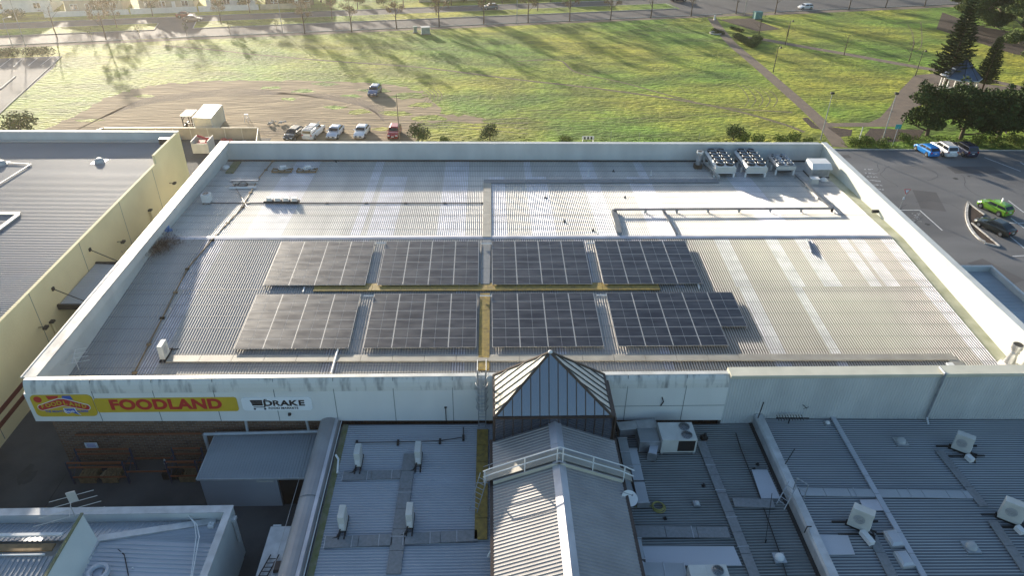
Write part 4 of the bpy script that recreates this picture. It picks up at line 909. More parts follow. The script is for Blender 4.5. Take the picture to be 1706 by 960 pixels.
for a, b in (((627, 405), (643, 405)), ((801, 406), (819, 406)), ((978, 405), (991, 405)), ((606, 493), (622, 493)), ((799, 493), (819, 493)), ((994, 492), (1011, 492))):
    pipe([a, b], .06, .35, 'white', 'white bracket bar bridging the gap between solar arrays, %s row, %s gap' % ('upper' if a[1] < 450 else 'lower', {6: 'left', 7: 'middle', 8: 'middle', 9: 'right'}[min(9, int(a[0]/100))]), 'bracket_bar', 'bracket')
# ---------------------------------------------------------------- solar arrays
def array(x0_, x1_, y0_, y1_, nx, ny, label, skip=()):
    lift = .28; pz = lambda y: roofz(y)+lift
    o = thing('solar_array', (x0_, y0_, pz(y0_)), label, 'solar array', 'solar arrays on the supermarket roof')
    w = (x1_-x0_)/nx; d = (y1_-y0_)/ny
    rl = MB()
    for j in range(ny):
        for f in (.25, .75):
            y = y0_+d*(j+f); rl.bar((x0_-.02, y, pz(y)-.05), (x1_-(w if skip and j < 2 else 0)+.02, y, pz(y)-.05), .04, .05)
    for i in range(nx+1):
        for j in range(0, ny+1, 2):
            if skip and i > nx-1 and j < 2: continue
            y = y0_+d*j*.96+.1; x = x0_+w*i*.985+.1; rl.box((x, y, roofz(y)+.12), (.05, .05, .24))
    rl.build('mounting_rail', 'galv', o)
    me = None
    for j in range(ny):
        for i in range(nx):
            if (i, j) in skip: continue
            a, b, c, e = x0_+w*i+.008, x0_+w*(i+1)-.008, y0_+d*j+.008, y0_+d*(j+1)-.008
            m = MB(); m.m = 0; z0, z1 = pz(c), pz(e)
            m.hexa([(a, c, z0-.03), (b, c, z0-.03), (b, e, z1-.03), (a, e, z1-.03)], [(a, c, z0), (b, c, z0), (b, e, z1), (a, e, z1)])
            f = .034; g = .022; mid = (a+b)/2; m.m = 1
            for u, v_ in ((a+f, mid-.009), (mid+.009, b-f)):
                m.poly([(u, c+g, z0+.004+(z1-z0)*g/d), (v_, c+g, z0+.004+(z1-z0)*g/d), (v_, e-g, z1+.004-(z1-z0)*g/d), (u, e-g, z1+.004-(z1-z0)*g/d)])
            m.build('solar_panel', ['zinc_white', 'solar'], o)
    return o
zc = .28
def AX(px, py): return RP(px, py, zc)
yt0, yt1 = AX(700, 474.5).y, AX(700, 402).y
yb0, yb1 = AX(700, 579.5).y, AX(700, 489.5).y
print('arrays', yt0, yt1, yb0, yb1, [round(AX(p, 474.5).x, 2) for p in (438.5, 614.5, 628.5, 798.5, 820, 989, 1006, 1176)], [round(AX(p, 579).x, 2) for p in (390, 583, 605, 796.5, 820, 1010, 1030, 1219)])
pw = 2.24
tx = [AX(p, 474.5).x for p in (438.5, 628.5, 820, 1006)]; bx_ = [AX(p, 579).x for p in (390.5, 605, 820, 1030)]
for i, x in enumerate(tx): array(x, x+4*pw-.1, yt0, yt1, 4, 6, 'solar array of 24 panels in the upper row, ' + ('dusty and far left', 'left of the central walkway', 'right of the central walkway', 'dark and far right')[i])
for i, x in enumerate(bx_):
    n = 5 if i == 3 else 4
    array(x, x+n*pw-.1, yb0, yb1, n, 6, 'solar array in the lower row, ' + ('dusty yellowish and far left', 'left of the yellow walkway', 'behind the glass pyramid right of the yellow walkway', 'far right with a short extra fifth column')[i], skip=((4, 0), (4, 1)) if i == 3 else ())
# ---------------------------------------------------------------- condensers
def condenser(xl, xr, y0_, y1_, H_, nf, label, big=True):
    z = roofz((y0_+y1_)/2); o = thing('condenser_unit', ((xl+xr)/2, y0_, z), label, 'condenser', 'condenser units at the back of the roof'); zt = z+H_; leg = .6 if big else .65
    for k in range(4 if big else 3):
        y = y0_+.15+(y1_-y0_-.3)*k/(3 if big else 2)
        for x in (xl+.12, xr-.12): MB().b2(x-.1, x+.1, y-.08, y+.08, roofz(y)+.02, z+leg+.02).build('leg', 'white', o)
    m = MB(); sl = .32 if big else .1
    m.loft([[(xl+.25, y, z+leg), (xr-.25, y, z+leg), (xr-.02, y, zt-.25), (xr-.15, y, zt), (xl+.15, y, zt), (xl+.02, y, zt-.25)] for y in (y0_, y1_)]); m.build('casing', 'white' if big else 'galv', o)
    m = MB(); N = int((y1_-y0_)/.5)
    for k in range(N):
        y = y0_+.2+k*(y1_-y0_-.3)/N; m.poly([(xl+.235, y, z+leg+.06), (xl+.01, y, zt-.28), (xl+.01, y+.42, zt-.28), (xl+.235, y+.42, z+leg+.06)])
    m.build('coil_panel', 'steel', o)
    m = MB(); m.b2(xl, xr, y0_-.06, y0_-.01, z+leg+.15, zt-.12); m.build('end_plate', 'offwhite', o)
    rr = min((xr-xl)/4-.06, (y1_-y0_)/nf/2-.04)
    for j in range(nf):
        for i in (0, 1):
            c = (xl+(xr-xl)*(.27+.46*i), y0_+(y1_-y0_)*(j+.5)/nf); f = MB().rod((c[0], c[1], zt), (c[0], c[1], zt+.28 if big else zt+.12), rr, rr*.94, n=18, cap=False)
            k = len(f.v); f.rod((c[0], c[1], zt+.03), (c[0], c[1], zt+.08), rr*.97, n=18)
            fan = f.build('fan', 'dark_metal', o); g = MB()
            for b in range(6):
                a = b*math.pi/3+j; g.hexa([(c[0]+math.cos(a)*.08, c[1]+math.sin(a)*.08, zt+.14), (c[0]+math.cos(a+.1)*rr*.85, c[1]+math.sin(a+.1)*rr*.85, zt+.11), (c[0]+math.cos(a+.55)*rr*.85, c[1]+math.sin(a+.55)*rr*.85, zt+.15)], [(c[0]+math.cos(a)*.08, c[1]+math.sin(a)*.08, zt+.15), (c[0]+math.cos(a+.1)*rr*.85, c[1]+math.sin(a+.1)*rr*.85, zt+.12), (c[0]+math.cos(a+.55)*rr*.85, c[1]+math.sin(a+.55)*rr*.85, zt+.16)])
            g.rod((c[0], c[1], zt+.1), (c[0], c[1], zt+.22), .12, n=10); g.build('blade', 'galv', fan)
            g = MB().torus((c[0], c[1], zt+(.29 if big else .13)), rr*.96, .03, n=20, m=4)
            for q in (.35, .65): g.torus((c[0], c[1], zt+(.29 if big else .13)), rr*q, .012, n=14, m=3)
            g.build('fan_guard', 'galv', fan)
    MB().b2(xl+.3, xr-.3, y0_+.3, y0_+.5, z+.35, z+.6).build('pipework', 'dark_metal', o)
    return o
condenser(26.45, 28.95, 77.0, 82.0, 1.5, 5, 'large white condenser with two rows of fans, leftmost beside the flue')
condenser(30.1, 32.65, 77.0, 82.0, 1.5, 5, 'large white condenser with two rows of fans, middle of three')
condenser(33.95, 36.3, 77.7, 81.0, 1.35, 4, 'smaller grey condenser with flat square top, right of the large pair', big=False)
# ---------------------------------------------------------------- other roof equipment
def vent_cap(p, r, label, name='roof_vent', m_='plastic_vent', base=True):
    o = thing(name, p, label, 'roof vent')
    if base: MB().box((p[0], p[1], p[2]+.06), (r*2.5, r*2.5, .12)).build('base', 'galv', o)
    MB().dome((p[0], p[1], p[2]+.16), r, r*.7).rod((p[0], p[1], p[2]+.1), (p[0], p[1], p[2]+.17), r, n=16).build('cap', m_, o, smooth=True); return o
p = Vector((39.0, 77.0, roofz(77))); o = thing('air_intake_box', p, 'large box vent with sloped white hood in the back right corner', 'roof vent')
m = MB(); m.b2(p.x-1.1, p.x+1.1, p.y, p.y+1.9, p.z+.1, p.z+1.15); m.build('body', 'trim', o)
m = MB(); m.hexa([(p.x-1.2, p.y-.35, p.z+1.15), (p.x+1.2, p.y-.35, p.z+1.15), (p.x+1.2, p.y+2, p.z+1.15), (p.x-1.2, p.y+2, p.z+1.15)], [(p.x-1.1, p.y+.2, p.z+1.7), (p.x+1.1, p.y+.2, p.z+1.7), (p.x+1.1, p.y+1.8, p.z+1.7), (p.x-1.1, p.y+1.8, p.z+1.7)]); m.build('hood', 'white', o)
MB().b2(p.x-.9, p.x+.9, p.y-.02, p.y, p.z+.3, p.z+1.0).build('louvre', 'galv', o)
MB().b2(p.x-1.2, p.x+1.2, p.y-.1, p.y+2, p.z, p.z+.1).build('base', 'dark_metal', o)
q = RP(1357, 307, 0); o = thing('small_vent_box', q, 'small pale box vent in front of the hooded vent', 'roof vent'); MB().box((q.x, q.y+.3, q.z+.3), (.9, .7, .6), 0, .85, .85).build('body', 'offwhite', o); MB().box((q.x, q.y+.3, q.z+.64), (1.0, .8, .08)).build('lid', 'white', o)
vent_cap(RP(1372, 302, 0), .42, 'round white dome vent beside the small box vent at back right', m_='white')
vent_cap(RP(377, 281, 0), .42, 'round white dome vent against the left parapet', m_='white')
q = RP(1162, 280, 0); o = thing('exhaust_flue', q, 'steel flue on a rusty base left of the big condensers', 'flue')
MB().box((q.x, q.y, q.z+.25), (.9, .8, .5)).build('base', 'bark', o); MB().rod((q.x, q.y, q.z+.5), (q.x, q.y, q.z+1.9), .32, n=18).torus((q.x, q.y, q.z+1.2), .33, .03).build('stack', 'steel', o); MB().rod((q.x, q.y, q.z+1.95), (q.x, q.y, q.z+2.15), .38, .38, n=18).build('cowl', 'white', o); MB().rod((q.x, q.y, q.z+2.15), (q.x, q.y, q.z+2.16), .3, n=18).build('opening', 'black', o)
q = RP(1678, 611, 0); o = thing('exhaust_flue', q, 'silver flue with dark open mouth in the front right corner', 'flue')
MB().box((q.x, q.y, q.z+.22), (1.1, 1.0, .44), 0, .8, .8).build('base', 'zinc_white', o); MB().rod((q.x, q.y, q.z+.4), (q.x+.05, q.y, q.z+1.3), .42, .28, n=18).build('cone', 'steel', o); MB().rod((q.x+.05, q.y, q.z+1.3), (q.x+.05, q.y, q.z+2.0), .30, n=18).torus((q.x+.05, q.y, q.z+1.45), .33, .035).build('stack', 'steel', o); MB().rod((q.x+.05, q.y, q.z+1.75), (q.x+.05, q.y, q.z+2.15), .4, n=18).build('cowl', 'steel', o); MB().rod((q.x+.05, q.y, q.z+2.15), (q.x+.05, q.y, q.z+2.16), .34, n=18).build('opening', 'black', o)
q = RP(1582, 611, 0); tag(MB().box((q.x, q.y, q.z+.15), (.5, .4, .2)).rod((q.x-.3, q.y, q.z+.1), (q.x, q.y, q.z+.15), .03).build('junction_box', 'white', loc=q), 'small white junction box inside the duct corner at front right', 'junction box')
q = RP(1457, 357, 0); tag(MB().box((q.x+.3, q.y, q.z+.35), (1.3, .25, .3)).build('gutter_box', 'dark_metal', loc=q), 'dark box across the gutter below the right parapet', 'box')
for i, (a, b, h) in enumerate(((980, 294, .9), (1084, 293, .7), (909, 330, .3), (1022, 286, .3), (1041, 330, .3), (940, 370, .3), (988, 385, .3), (560, 270, .25))):
    q = RP(a, b, 0); tag(MB().rod(q, q+Vector((0, 0, h)), .05).box((q.x, q.y, q.z+.04), (.25, .25, .08)).build('vent_pipe', 'white' if h > .4 else 'dark_metal', loc=q), ('white' if h > .4 else 'short dark') + ' vent pipe on the back slope, %s listed from the left' % {980: 'left tall one', 1084: 'right tall one', 909: 'just right of the middle lane', 1022: 'near the back parapet', 1041: 'above the tray leg', 940: 'near the ridge left', 988: 'near the ridge right', 560: 'by the back left parapet'}[a], 'vent pipe')
    bpy.context.scene.collection.objects[-1]['label'] = ('tall white' if h > .4 else 'short dark') + ' vent pipe on the back slope, ' + {980: 'left of the tall pair', 1084: 'right of the tall pair', 909: 'just right of the middle walkway', 1022: 'near the back parapet', 1041: 'above the left tray leg', 940: 'near the ridge right of the middle walkway', 988: 'near the ridge left of the tray leg', 560: 'by the back left parapet'}[a]
# small fan unit at left
q = RP(346, 338, 0); o = thing('fan_unit', q, 'small white condenser with top fan near the left parapet', 'condenser')
MB().box((q.x, q.y, q.z+.62), (.85, .85, .9)).build('casing', 'white', o, bevel=.02); MB().rod((q.x, q.y, q.z+1.07), (q.x, q.y, q.z+1.09), .32, n=18).build('fan', 'black', o); MB().torus((q.x, q.y, q.z+1.1), .32, .03).bar((q.x-.3, q.y, q.z+1.1), (q.x+.3, q.y, q.z+1.1), .03, .02).bar((q.x, q.y-.3, q.z+1.1), (q.x, q.y+.3, q.z+1.1), .03, .02).build('fan_guard', 'galv', o)
for a in (-.3, .3): MB().box((q.x+a, q.y, q.z+.1), (.1, .9, .16)).build('foot', 'black', o)
# loose rails
for i, (a, b, w, m_, l_) in enumerate((((384, 300), (431, 300), .55, 'galv', 'broad grey metal length lying at the back left, topmost of the loose rails'), ((382, 313.5), (427, 312.5), .22, 'white', 'thin white metal length lying at the back left, lowest of the loose rails'), ((388, 306), (430, 304.5), .18, 'zinc_white', 'thin grey metal length lying between the other two loose rails'))):
    m = MB(); P_, Q_ = RP(*a, .12), RP(*b, .12); m.bar(P_, Q_, w, .1); m.bar(P_+Vector((0, w/2, .07)), Q_+Vector((0, w/2, .07)), .05, .06); tag(m.build('loose_rail', m_, loc=P_), l_, 'metal rail')
tag(MB().torus(RP(402, 308, .1), .7, .06, n=16).torus(RP(404, 307, .16), .5, .05, n=16).build('cable_coil', 'dark_metal', loc=RP(402, 308, .1)), 'dark cable coil lying among the loose rails', 'cable')
for i, (a, l_) in enumerate(((471, 'left one near the conduit'), (512, 'right one'))):
    q = RP(a, 286, 0); o = thing('timber_skid', q, 'timber skid of pipe parts by the back parapet, ' + l_, 'skid'); m = MB()
    for y in (-.45, .45): m.bar((q.x-1.15, q.y+y, q.z+.16), (q.x+1.15, q.y+y, q.z+.16), .12, .14)
    for x in (-1.1, -.4, .3, 1.1): m.bar((q.x+x, q.y-.5, q.z+.26), (q.x+x, q.y+.5, q.z+.26), .12, .08)
    m.build('frame', 'wood', o); m = MB()
    for k in range(5): m.rod((q.x-.7+k*.3, q.y+random.uniform(-.3, .3), q.z+.38), (q.x-.2+k*.3, q.y+random.uniform(-.2, .4), q.z+.5), .08)
    m.build('pipe_parts', 'galv', o); m = MB(); m.box((q.x+.1, q.y+.15, q.z+.52), (.7, .4, .3), .3); m.torus((q.x-.1, q.y, q.z+.42), .3, .06); m.build('valve', 'white', o)
P_, Q_ = RP(441, 338, 0), RP(499, 339, 0); o = thing('roof_manifold', P_, 'dark rack with four silver valve boxes on the straight conduit', 'pipe rack')
MB().bar(P_+Vector((0, 0, .22)), Q_+Vector((0, 0, .22)), .6, .25).build('rack', 'dark_metal', o)
for k in range(4): c = P_.lerp(Q_, .16+.24*k); MB().box((c.x, c.y, c.z+.5), (.62, .5, .35), 0, .8, .7).build('valve_box', 'steel', o)
# debris
m = MB()
q = RP(267, 412, .2)
for k in range(2200):
    a = Vector((random.gauss(0, .75)*1.0, random.gauss(0, .95), abs(random.gauss(0, .3)))); a.x += a.y*.35; d = Vector((random.gauss(0, 1), random.gauss(0, 1), random.gauss(0, .7))).normalized()*.28; m.poly([q+a, q+a+d+Vector((.03, 0, 0)), q+a+d*1.3])
tag(m.build('dry_leaf_litter', 'litter', loc=q), 'brown heap of dry leaves and twigs against the left parapet', 'leaf litter', kind='stuff')
m = MB(); q = RP(281, 388, 0)
for k in range(6): m.box((q.x+random.uniform(-.3, .3), q.y+random.uniform(-.4, .4), q.z+.15+.1*k), (.3, .25, .2), random.random()*3)
tag(m.build('plastic_rubbish', 'blue_cloth', loc=q), 'small pile of blue plastic rubbish above the leaf heap', 'rubbish')
# split air conditioners
def splitac(base, rz, label, group, w=1.0, d=.40, h=1.2, feet=True, name='air_conditioner'):
    o = thing(name, (0, 0, 0), label, 'air conditioner', group)
    MB().box((0, 0, h/2+.18), (w, d, h)).build('casing', 'offwhite', o, bevel=.03)
    f = MB().rod((-.08, -d/2-.005, h*.55+.16), (-.08, -d/2-.02, h*.55+.16), .33, n=20).build('fan', 'trim', o)
    g = MB()
    for q in (.1, .2, .3): g.torus((-.08, -d/2-.03, h*.55+.16), q, .008, n=18, m=3, ax='y')
    g.build('fan_guard', 'galv', f)
    MB().box((w/2+.02, 0, .55), (.05, d*.7, .5)).build('valve_cover', 'white', o)
    for a in (-.17, .17): MB().box((.18, a, .09), (1.75, .08, .14)).build('foot', 'black', o)
    m = MB().path([Vector((w/2+.02, -.1, .4)), Vector((w/2+.25, -.15, .3)), Vector((w/2+.4, -.3, .1)), Vector((w/2+.5, -.7, .06))], .05); m.build('hose', 'black', o)
    place(o, base, rz); return o
splitac(RP(276, 596, .02), R(90), 'lone white air conditioner in the front left corner of the big roof', None)
# antennas
def antenna(base, h, n, wid, rz, label, m_='galv', panel=False):
    o = thing('tv_antenna', base, label, 'antenna'); b = Vector(base); MB().rod(b, b+Vector((0, 0, h)), .03).build('mast', m_, o)
    d = Vector((math.cos(rz), math.sin(rz), 0)); e = Vector((-d.y, d.x, 0)); m = MB(); c = b+Vector((0, 0, h)); m.rod(c-e*.9, c+e*.9, .025)
    for k in range(n): q = c+e*(-.85+1.7*k/(n-1)); ww = wid*(1-.12*k); m.rod(q-d*ww, q+d*ww, .022)
    m.build('elements', m_, o)
    if panel: MB().box((c.x+.1, c.y+.3, c.z+.5), (.5, .06, .8), rz).build('reflector', m_, o)
    return o
antenna(RP(136, 627, -.6), 1.9, 4, 1.15, R(18), 'tv antenna on a short mast at the front left corner of the roof', 'white')
# ---------------------------------------------------------------- signs
def text(s, size, loc, m_, par, name='lettering', off=0., sx=1., ext=.008, rx=90, align='CENTER', sp=1.):
    cu = bpy.data.curves.new('t', 'FONT'); cu.body = s; cu.size = size; cu.align_x = align; cu.align_y = 'CENTER'; cu.offset = off; cu.extrude = ext; cu.space_character = sp
    t = bpy.data.objects.new('t', cu); col.objects.link(t); t.rotation_euler = (R(rx), 0, 0); t.scale = (sx, 1, 1); t.location = loc; bpy.context.view_layer.update()
    dg = bpy.context.evaluated_depsgraph_get(); me = bpy.data.meshes.new_from_object(t.evaluated_get(dg)); mw = t.matrix_world.copy(); me.transform(mw)
    bpy.data.objects.remove(t); o = bpy.data.objects.new(name, me); me.materials.clear(); me.materials.append(MT[m_]); me.transform(Matrix.Translation(-WL[par.name])); col.objects.link(o); o.parent = par; WL[o.name] = WL[par.name]; return o
def rrect(x0, x1, z0, z1, r, y, t, n=6):
    pts = []
    for cx, cz, a0 in ((x1-r, z0+r, -90), (x1-r, z1-r, 0), (x0+r, z1-r, 90), (x0+r, z0+r, 180)):
        for k in range(n+1): a = R(a0+90*k/n); pts.append((cx+r*math.cos(a), cz+r*math.sin(a)))
    return MB().hexa([(a, y, b) for a, b in pts], [(a, y+t, b) for a, b in pts])
def plate(pts, y, t): return MB().hexa([(a, y, b) for a, b in pts], [(a, y+t, b) for a, b in pts])
yy = 38.3
A = onY(47, 660, yy); B = onY(163, 694, yy); C1 = onY(395, 665, yy); C2 = onY(163, 687, yy); Dd = onY(402, 664, yy); E2 = onY(519, 684, yy)
print('sign', A, B, C1, C2, Dd, E2)
sx0, sx1 = -31.35, -27.2; sz1, sz0 = 7.38, 5.45
o = thing('supermarket_sign', (-24, yy, 6), 'long yellow supermarket sign with red FOODLAND lettering and boomerang emblem', 'sign')
rrect(sx0, sx1, sz0, sz1, .35, yy-.08, .06).build('emblem_panel', 'sign_yellow', o)
m = rrect(-27.15, -17.45, 5.76, 7.02, .2, yy-.06, .045); m.build('board', 'sign_yellow', o)
text('FOODLAND', 1.2, (-22.35, yy-.075, 6.42), 'sign_red', o, off=.055, sx=1.10, sp=1.07)
cx = (sx0+sx1)/2; ez = .22
MB().rod((sx0+.5, yy-.085, sz1-.36), (sx0+.5, yy-.105, sz1-.36), .27, n=20).build('badge', 'sign_red', o)
plate([(cx-.85, 6.78+ez), (cx-.2, 6.9+ez), (cx-.1, 7.12+ez), (cx-.95, 7.12+ez)], yy-.10, .012).build('stripe', 'sign_red', o)
plate([(cx+.1, 6.9+ez), (cx+.8, 6.75+ez), (cx+.7, 7.12+ez), (cx+.15, 7.12+ez)], yy-.10, .012).build('stripe', 'sign_blue', o)
def boom(k):
    P_ = []
    for a in range(90, 271, 30): P_.append((cx-1.5+(.24+k)*math.cos(R(a)), 6.10+ez+(.24+k)*math.sin(R(a))))
    P_ += [(cx, 6.28+ez-k)]
    for a in range(-90, 91, 30): P_.append((cx+1.5+(.24+k)*math.cos(R(a)), 6.10+ez+(.24+k)*math.sin(R(a))))
    P_ += [(cx+.2, 6.86+ez+k), (cx-.2, 6.86+ez+k)]; return P_
plate(boom(.05), yy-.115, .012).build('emblem_border', 'sign_white', o); plate(boom(0), yy-.13, .012).build('emblem', 'sign_red', o)
for k, ch in enumerate('FOODLAND'):
    xx = (k-3.5)*.40; text(ch, .50-.02*abs(k-3.5), (cx+xx, yy-.145, 6.56+ez-.10*abs(k-3.5)), 'sign_yellow', o, off=.012, sx=1.0)
text('THE MIGHTY SOUTH AUSSIES', .245, (cx+.05, yy-.095, 5.70+ez), 'sign_blue', o, off=.003, sx=.90)
sa = [(cx-.1, 6.02+ez), (cx+.7, 6.02+ez), (cx+.75, 5.65+ez), (cx+.95, 5.36+ez), (cx+.6, 5.5+ez), (cx+.4, 5.62+ez), (cx+.1, 5.5+ez), (cx-.1, 5.62+ez)]
plate(sa, yy-.112, .008).build('state_border', 'sign_white', o); plate([(cx+.35+(a-cx-.35)*.85, 5.75+ez+(b-5.75-ez)*.85) for a, b in sa], yy-.122, .008).build('state_shape', 'sign_blue', o)
text('South', .28, (cx+.3, yy-.135, 5.74+ez), 'sign_white', o, off=.003)
o = thing('food_markets_sign', (-14.7, yy, 6), 'white rounded DRAKE FOOD MARKETS sign with black trolley mark', 'sign')
rrect(-17.15, -12.32, 5.78, 6.97, .26, yy-.06, .045).build('board', 'sign_white', o)
for k, ch in enumerate('DRAKE'): text(ch, .68, (-15.38+k*.58, yy-.075, 6.44), 'sign_black', o, off=.010, sx=1.22)
for k, ch in enumerate('DRAKE'): text(ch, .68, (-15.36+k*.58, yy-.073, 6.44), 'sign_black', o, off=.022 if ch not in 'R' else .012, sx=1.28)
text('FOOD MARKETS', .25, (-14.35, yy-.075, 6.0), 'sign_black', o, off=.003, sx=1.12)
m = MB(); t = lambda pts: m.hexa([(a-1.0, yy-.075, b) for a, b in pts], [(a-1.0, yy-.065, b) for a, b in pts])
t([(-15.45, 6.26), (-14.72, 6.26), (-14.72, 6.44), (-15.47, 6.44)]); t([(-15.48, 6.46), (-14.72, 6.46), (-14.72, 6.57), (-15.5, 6.57)]); t([(-15.52, 6.59), (-14.72, 6.59), (-14.72, 6.76), (-15.56, 6.76)]); t([(-14.66, 6.06), (-14.58, 6.06), (-14.5, 6.84), (-14.58, 6.84)]); t([(-15.4, 6.09), (-14.62, 6.09), (-14.62, 6.15), (-15.4, 6.15)]); t([(-14.58, 6.78), (-14.38, 6.78), (-14.38, 6.84), (-14.58, 6.84)])
m.rod((-16.33, yy-.08, 5.95), (-16.33, yy-.065, 5.95), .08, n=12).rod((-15.62, yy-.08, 5.95), (-15.62, yy-.065, 5.95), .08, n=12); m.build('trolley_mark', 'sign_black', o)
# wall fittings
p = onY(483, 690, yy); tag(MB().dome((p.x, yy-.12, p.z), .12, .1).box((p.x, yy-.06, p.z+.05), (.2, .12, .12)).build('security_camera', 'dark_metal', loc=p), 'small dark security camera under the white trolley sign', 'camera')
p = onY(1103, 668, yy); tag(MB().path([Vector((p.x-.05, yy-.03, p.z+.35)), Vector((p.x+.08, yy-.12, p.z)), Vector((p.x-.05, yy-.03, p.z-.45))], .04).build('wall_cable', 'black', loc=p), 'curved black cable on the pale wall right of the glass pyramid', 'cable')
p = onY(743, 690, yy); tag(MB().rod((p.x, yy-.1, p.z-.8), (p.x, yy-.1, p.z+.7), .03).box((p.x, yy-.1, p.z+.7), (.18, .1, .05)).build('conduit', 'black', loc=p), 'thin black upright conduit on the fascia left of the ladder', 'pipe')
a = onY(1572, 628, 38.2); b = onY(1543, 690, 38.2)
m = MB().path([Vector((a.x, 38.9, 8.62)), Vector((a.x, 38.15, 8.62)), Vector((a.x+.0, 38.15, 4.6)), Vector((a.x+.1, 37.7, 4.0)), Vector((a.x+1.7, 37.4, 3.75))], .09, n=8); tag(m.build('drain_pipe', 'galv', loc=a), 'pale drain pipe running down the ribbed wall at right with an elbow at its foot', 'pipe')
a = onY(1250, 690, 37.9); tag(MB().rod((a.x+.6, 37.9, 4.4), (a.x+.75, 37.9, 6.4), .04).build('post', 'dark_metal', loc=a), 'dark slanted rod where the right wall meets the kerb wall', 'rod')
# caged ladder
def ladder(o, p, q, w, m_, step=.3, r=.03, ax=Vector((1, 0, 0))):
    p = Vector(p); q = Vector(q); m = MB()
    for s_ in (-w/2, w/2): m.rod(p+ax*s_, q+ax*s_, r)
    m.build('stile', m_, o); n = int((q-p).length/step); m = MB()
    for k in range(1, n): c = p.lerp(q, k/n); m.rod(c-ax*w/2, c+ax*w/2, r*.8, n=4)
    m.build('rungs', m_, o)
lx = onY(803, 660, 37.9).x; o = thing('caged_ladder', (lx, 37.9, 4.3), 'galvanised caged ladder on the fascia left of the glass pyramid', 'ladder')
ladder(o, (lx, 37.95, 4.3), (lx, 38.0, 9.3), .5, 'galv'); m = MB()
for z in (6.4, 7.1, 7.8, 8.5, 9.2):
    pts = [Vector((lx+.42*math.cos(a)*1.0, 37.85-.62*math.sin(a), z)) for a in [math.pi*k/8 for k in range(9)]]; m.path(pts, .022, n=4)
for a in (40, 65, 90, 115, 140): a = R(a); m.rod((lx+.42*math.cos(a), 37.85-.62*math.sin(a), 6.4), (lx+.42*math.cos(a), 37.85-.62*math.sin(a), 9.2), .016, n=4)
m.build('cage', 'galv', o); m = MB()
for s_ in (-.3, .3): m.path([Vector((lx+s_, 38.0, 8.6)), Vector((lx+s_, 38.0, 9.4)), Vector((lx+s_, 39.2, 9.4)), Vector((lx+s_, 39.2, 8.2))], .028)
m.build('handhold', 'galv', o)
# ================================================================== LEFT WING (low roof between curved parapet and atrium)
ZL = 4.25
lw = thing('low_wing', (-5, 30, 0), 'low building wing with blue grey ribbed roof and four air conditioners, left of the atrium', 'building')
MB().b2(-11.9, .1, 12, 38.35, 0, 4.05).build('wall', 'parapet_grey', lw)
m = MB(); corrug(m, (-10.3, 38.28, ZL+.06), (.28, 38.28, ZL), (-10.3, 12, ZL+.06), .21, .045, (0, 1), pan2, w=.36); m.build('roof_sheeting', ['wing_left', 'pan_blue'], lw)
m = MB(); m.b2(-10.4, -10.0, 12, 38.28, ZL-.05, ZL+.11); m.build('valley_gutter', 'moss', lw)
def rndpar(x0, x1, zb, zt, y0_, y1_, name, m_, par):
    w = (x1-x0)/2; cx_ = (x0+x1)/2; sec = [(x0, zb), (x0, zt-w*.75)]+[(cx_-w*math.cos(R(a)), zt-w*.75+w*.75*math.sin(R(a))) for a in (20, 40, 60, 80, 100, 120, 140, 160)]+[(x1, zt-w*.75), (x1, zb)]
    m = MB(); n_ = 4; m.loft([[(x, y0_+(y1_-y0_)*k/n_, z) for x, z in sec] for k in range(n_+1)]); return m.build(name, m_, par, smooth=False)
rndpar(-12.0, -10.55, 3.6, 5.05, 12, 38.28, 'curved_parapet', 'atrium_grey', lw)
m = MB()
for y in (19, 25, 31.2): m.b2(-12.05, -10.5, y, y+.05, 3.6, 4.5); m.loft([[(-11.28-.76*math.cos(R(a)), yy_, 4.5+.58*math.sin(R(a))) for a in range(0, 181, 20)] for yy_ in (y, y+.06)], caps=False, closed=False)
m.build('parapet_joint', 'seam', lw)
MB().bar((-10.75, 12, 4.98), (-10.75, 38.2, 4.98), .22, .05).build('parapet_flashing', 'zinc_light', lw)
MB().rod((-10.45, 12, 4.75), (-10.45, 38.2, 4.75), .03).build('parapet_pipe', 'white', lw)
MB().rod((-12.7, 12, 3.5), (-12.7, 38, 3.5), .02).build('side_pipe', 'galv', lw)
# grating walkways there
def slab(px0, px1, w, z, m_, label, name='roof_walkway', cat='walkway', h=.08, cross=0):
    p, q = G(*px0, z), G(*px1, z); m = MB(); n_ = max(1, int((q-p).length/1.5))
    for k in range(n_): a, b = p.lerp(q, k/n_), p.lerp(q, (k+1)/n_); m.bar(a, b-(b-a).normalized()*.03, w, h)
    if cross:
        o = thing(name, p, label, cat); m.build('grating', m_, o); n_ = int((q-p).length/cross); d = (q-p).normalized(); s_ = Vector((-d.y, d.x, 0))*(w/2+.05)
        for k in range(n_+1): e = p+d*(cross*k); MB().bar(e-s_+Vector((0, 0, .045)), e+s_+Vector((0, 0, .045)), .05, .03).build('cross_bar', 'galv', o)
        return o
    return tag(m.build(name, m_, loc=p), label, cat)
slab((683, 757), (655, 958), .82, ZL+.14, 'grey_grating', 'grey grating walkway running down the middle of the left wing roof', cross=3.4)
slab((571, 794), (668, 791), .75, ZL+.14, 'grey_grating', 'short grating walkway at the upper left pair of air conditioners', cross=1.6)
slab((541, 905), (654, 900), .8, ZL+.14, 'grey_grating', 'grating walkway left of the middle lane on the left wing roof', cross=1.6)
slab((672, 899), (796, 893), .8, ZL+.14, 'grey_grating', 'grating walkway between the middle lane and the yellow lane', cross=1.6)
slab((804, 716), (801, 900), .78, ZL+.14, 'yellow_grating', 'yellow brown grating walkway from the caged ladder down to the small ladder', cross=5)
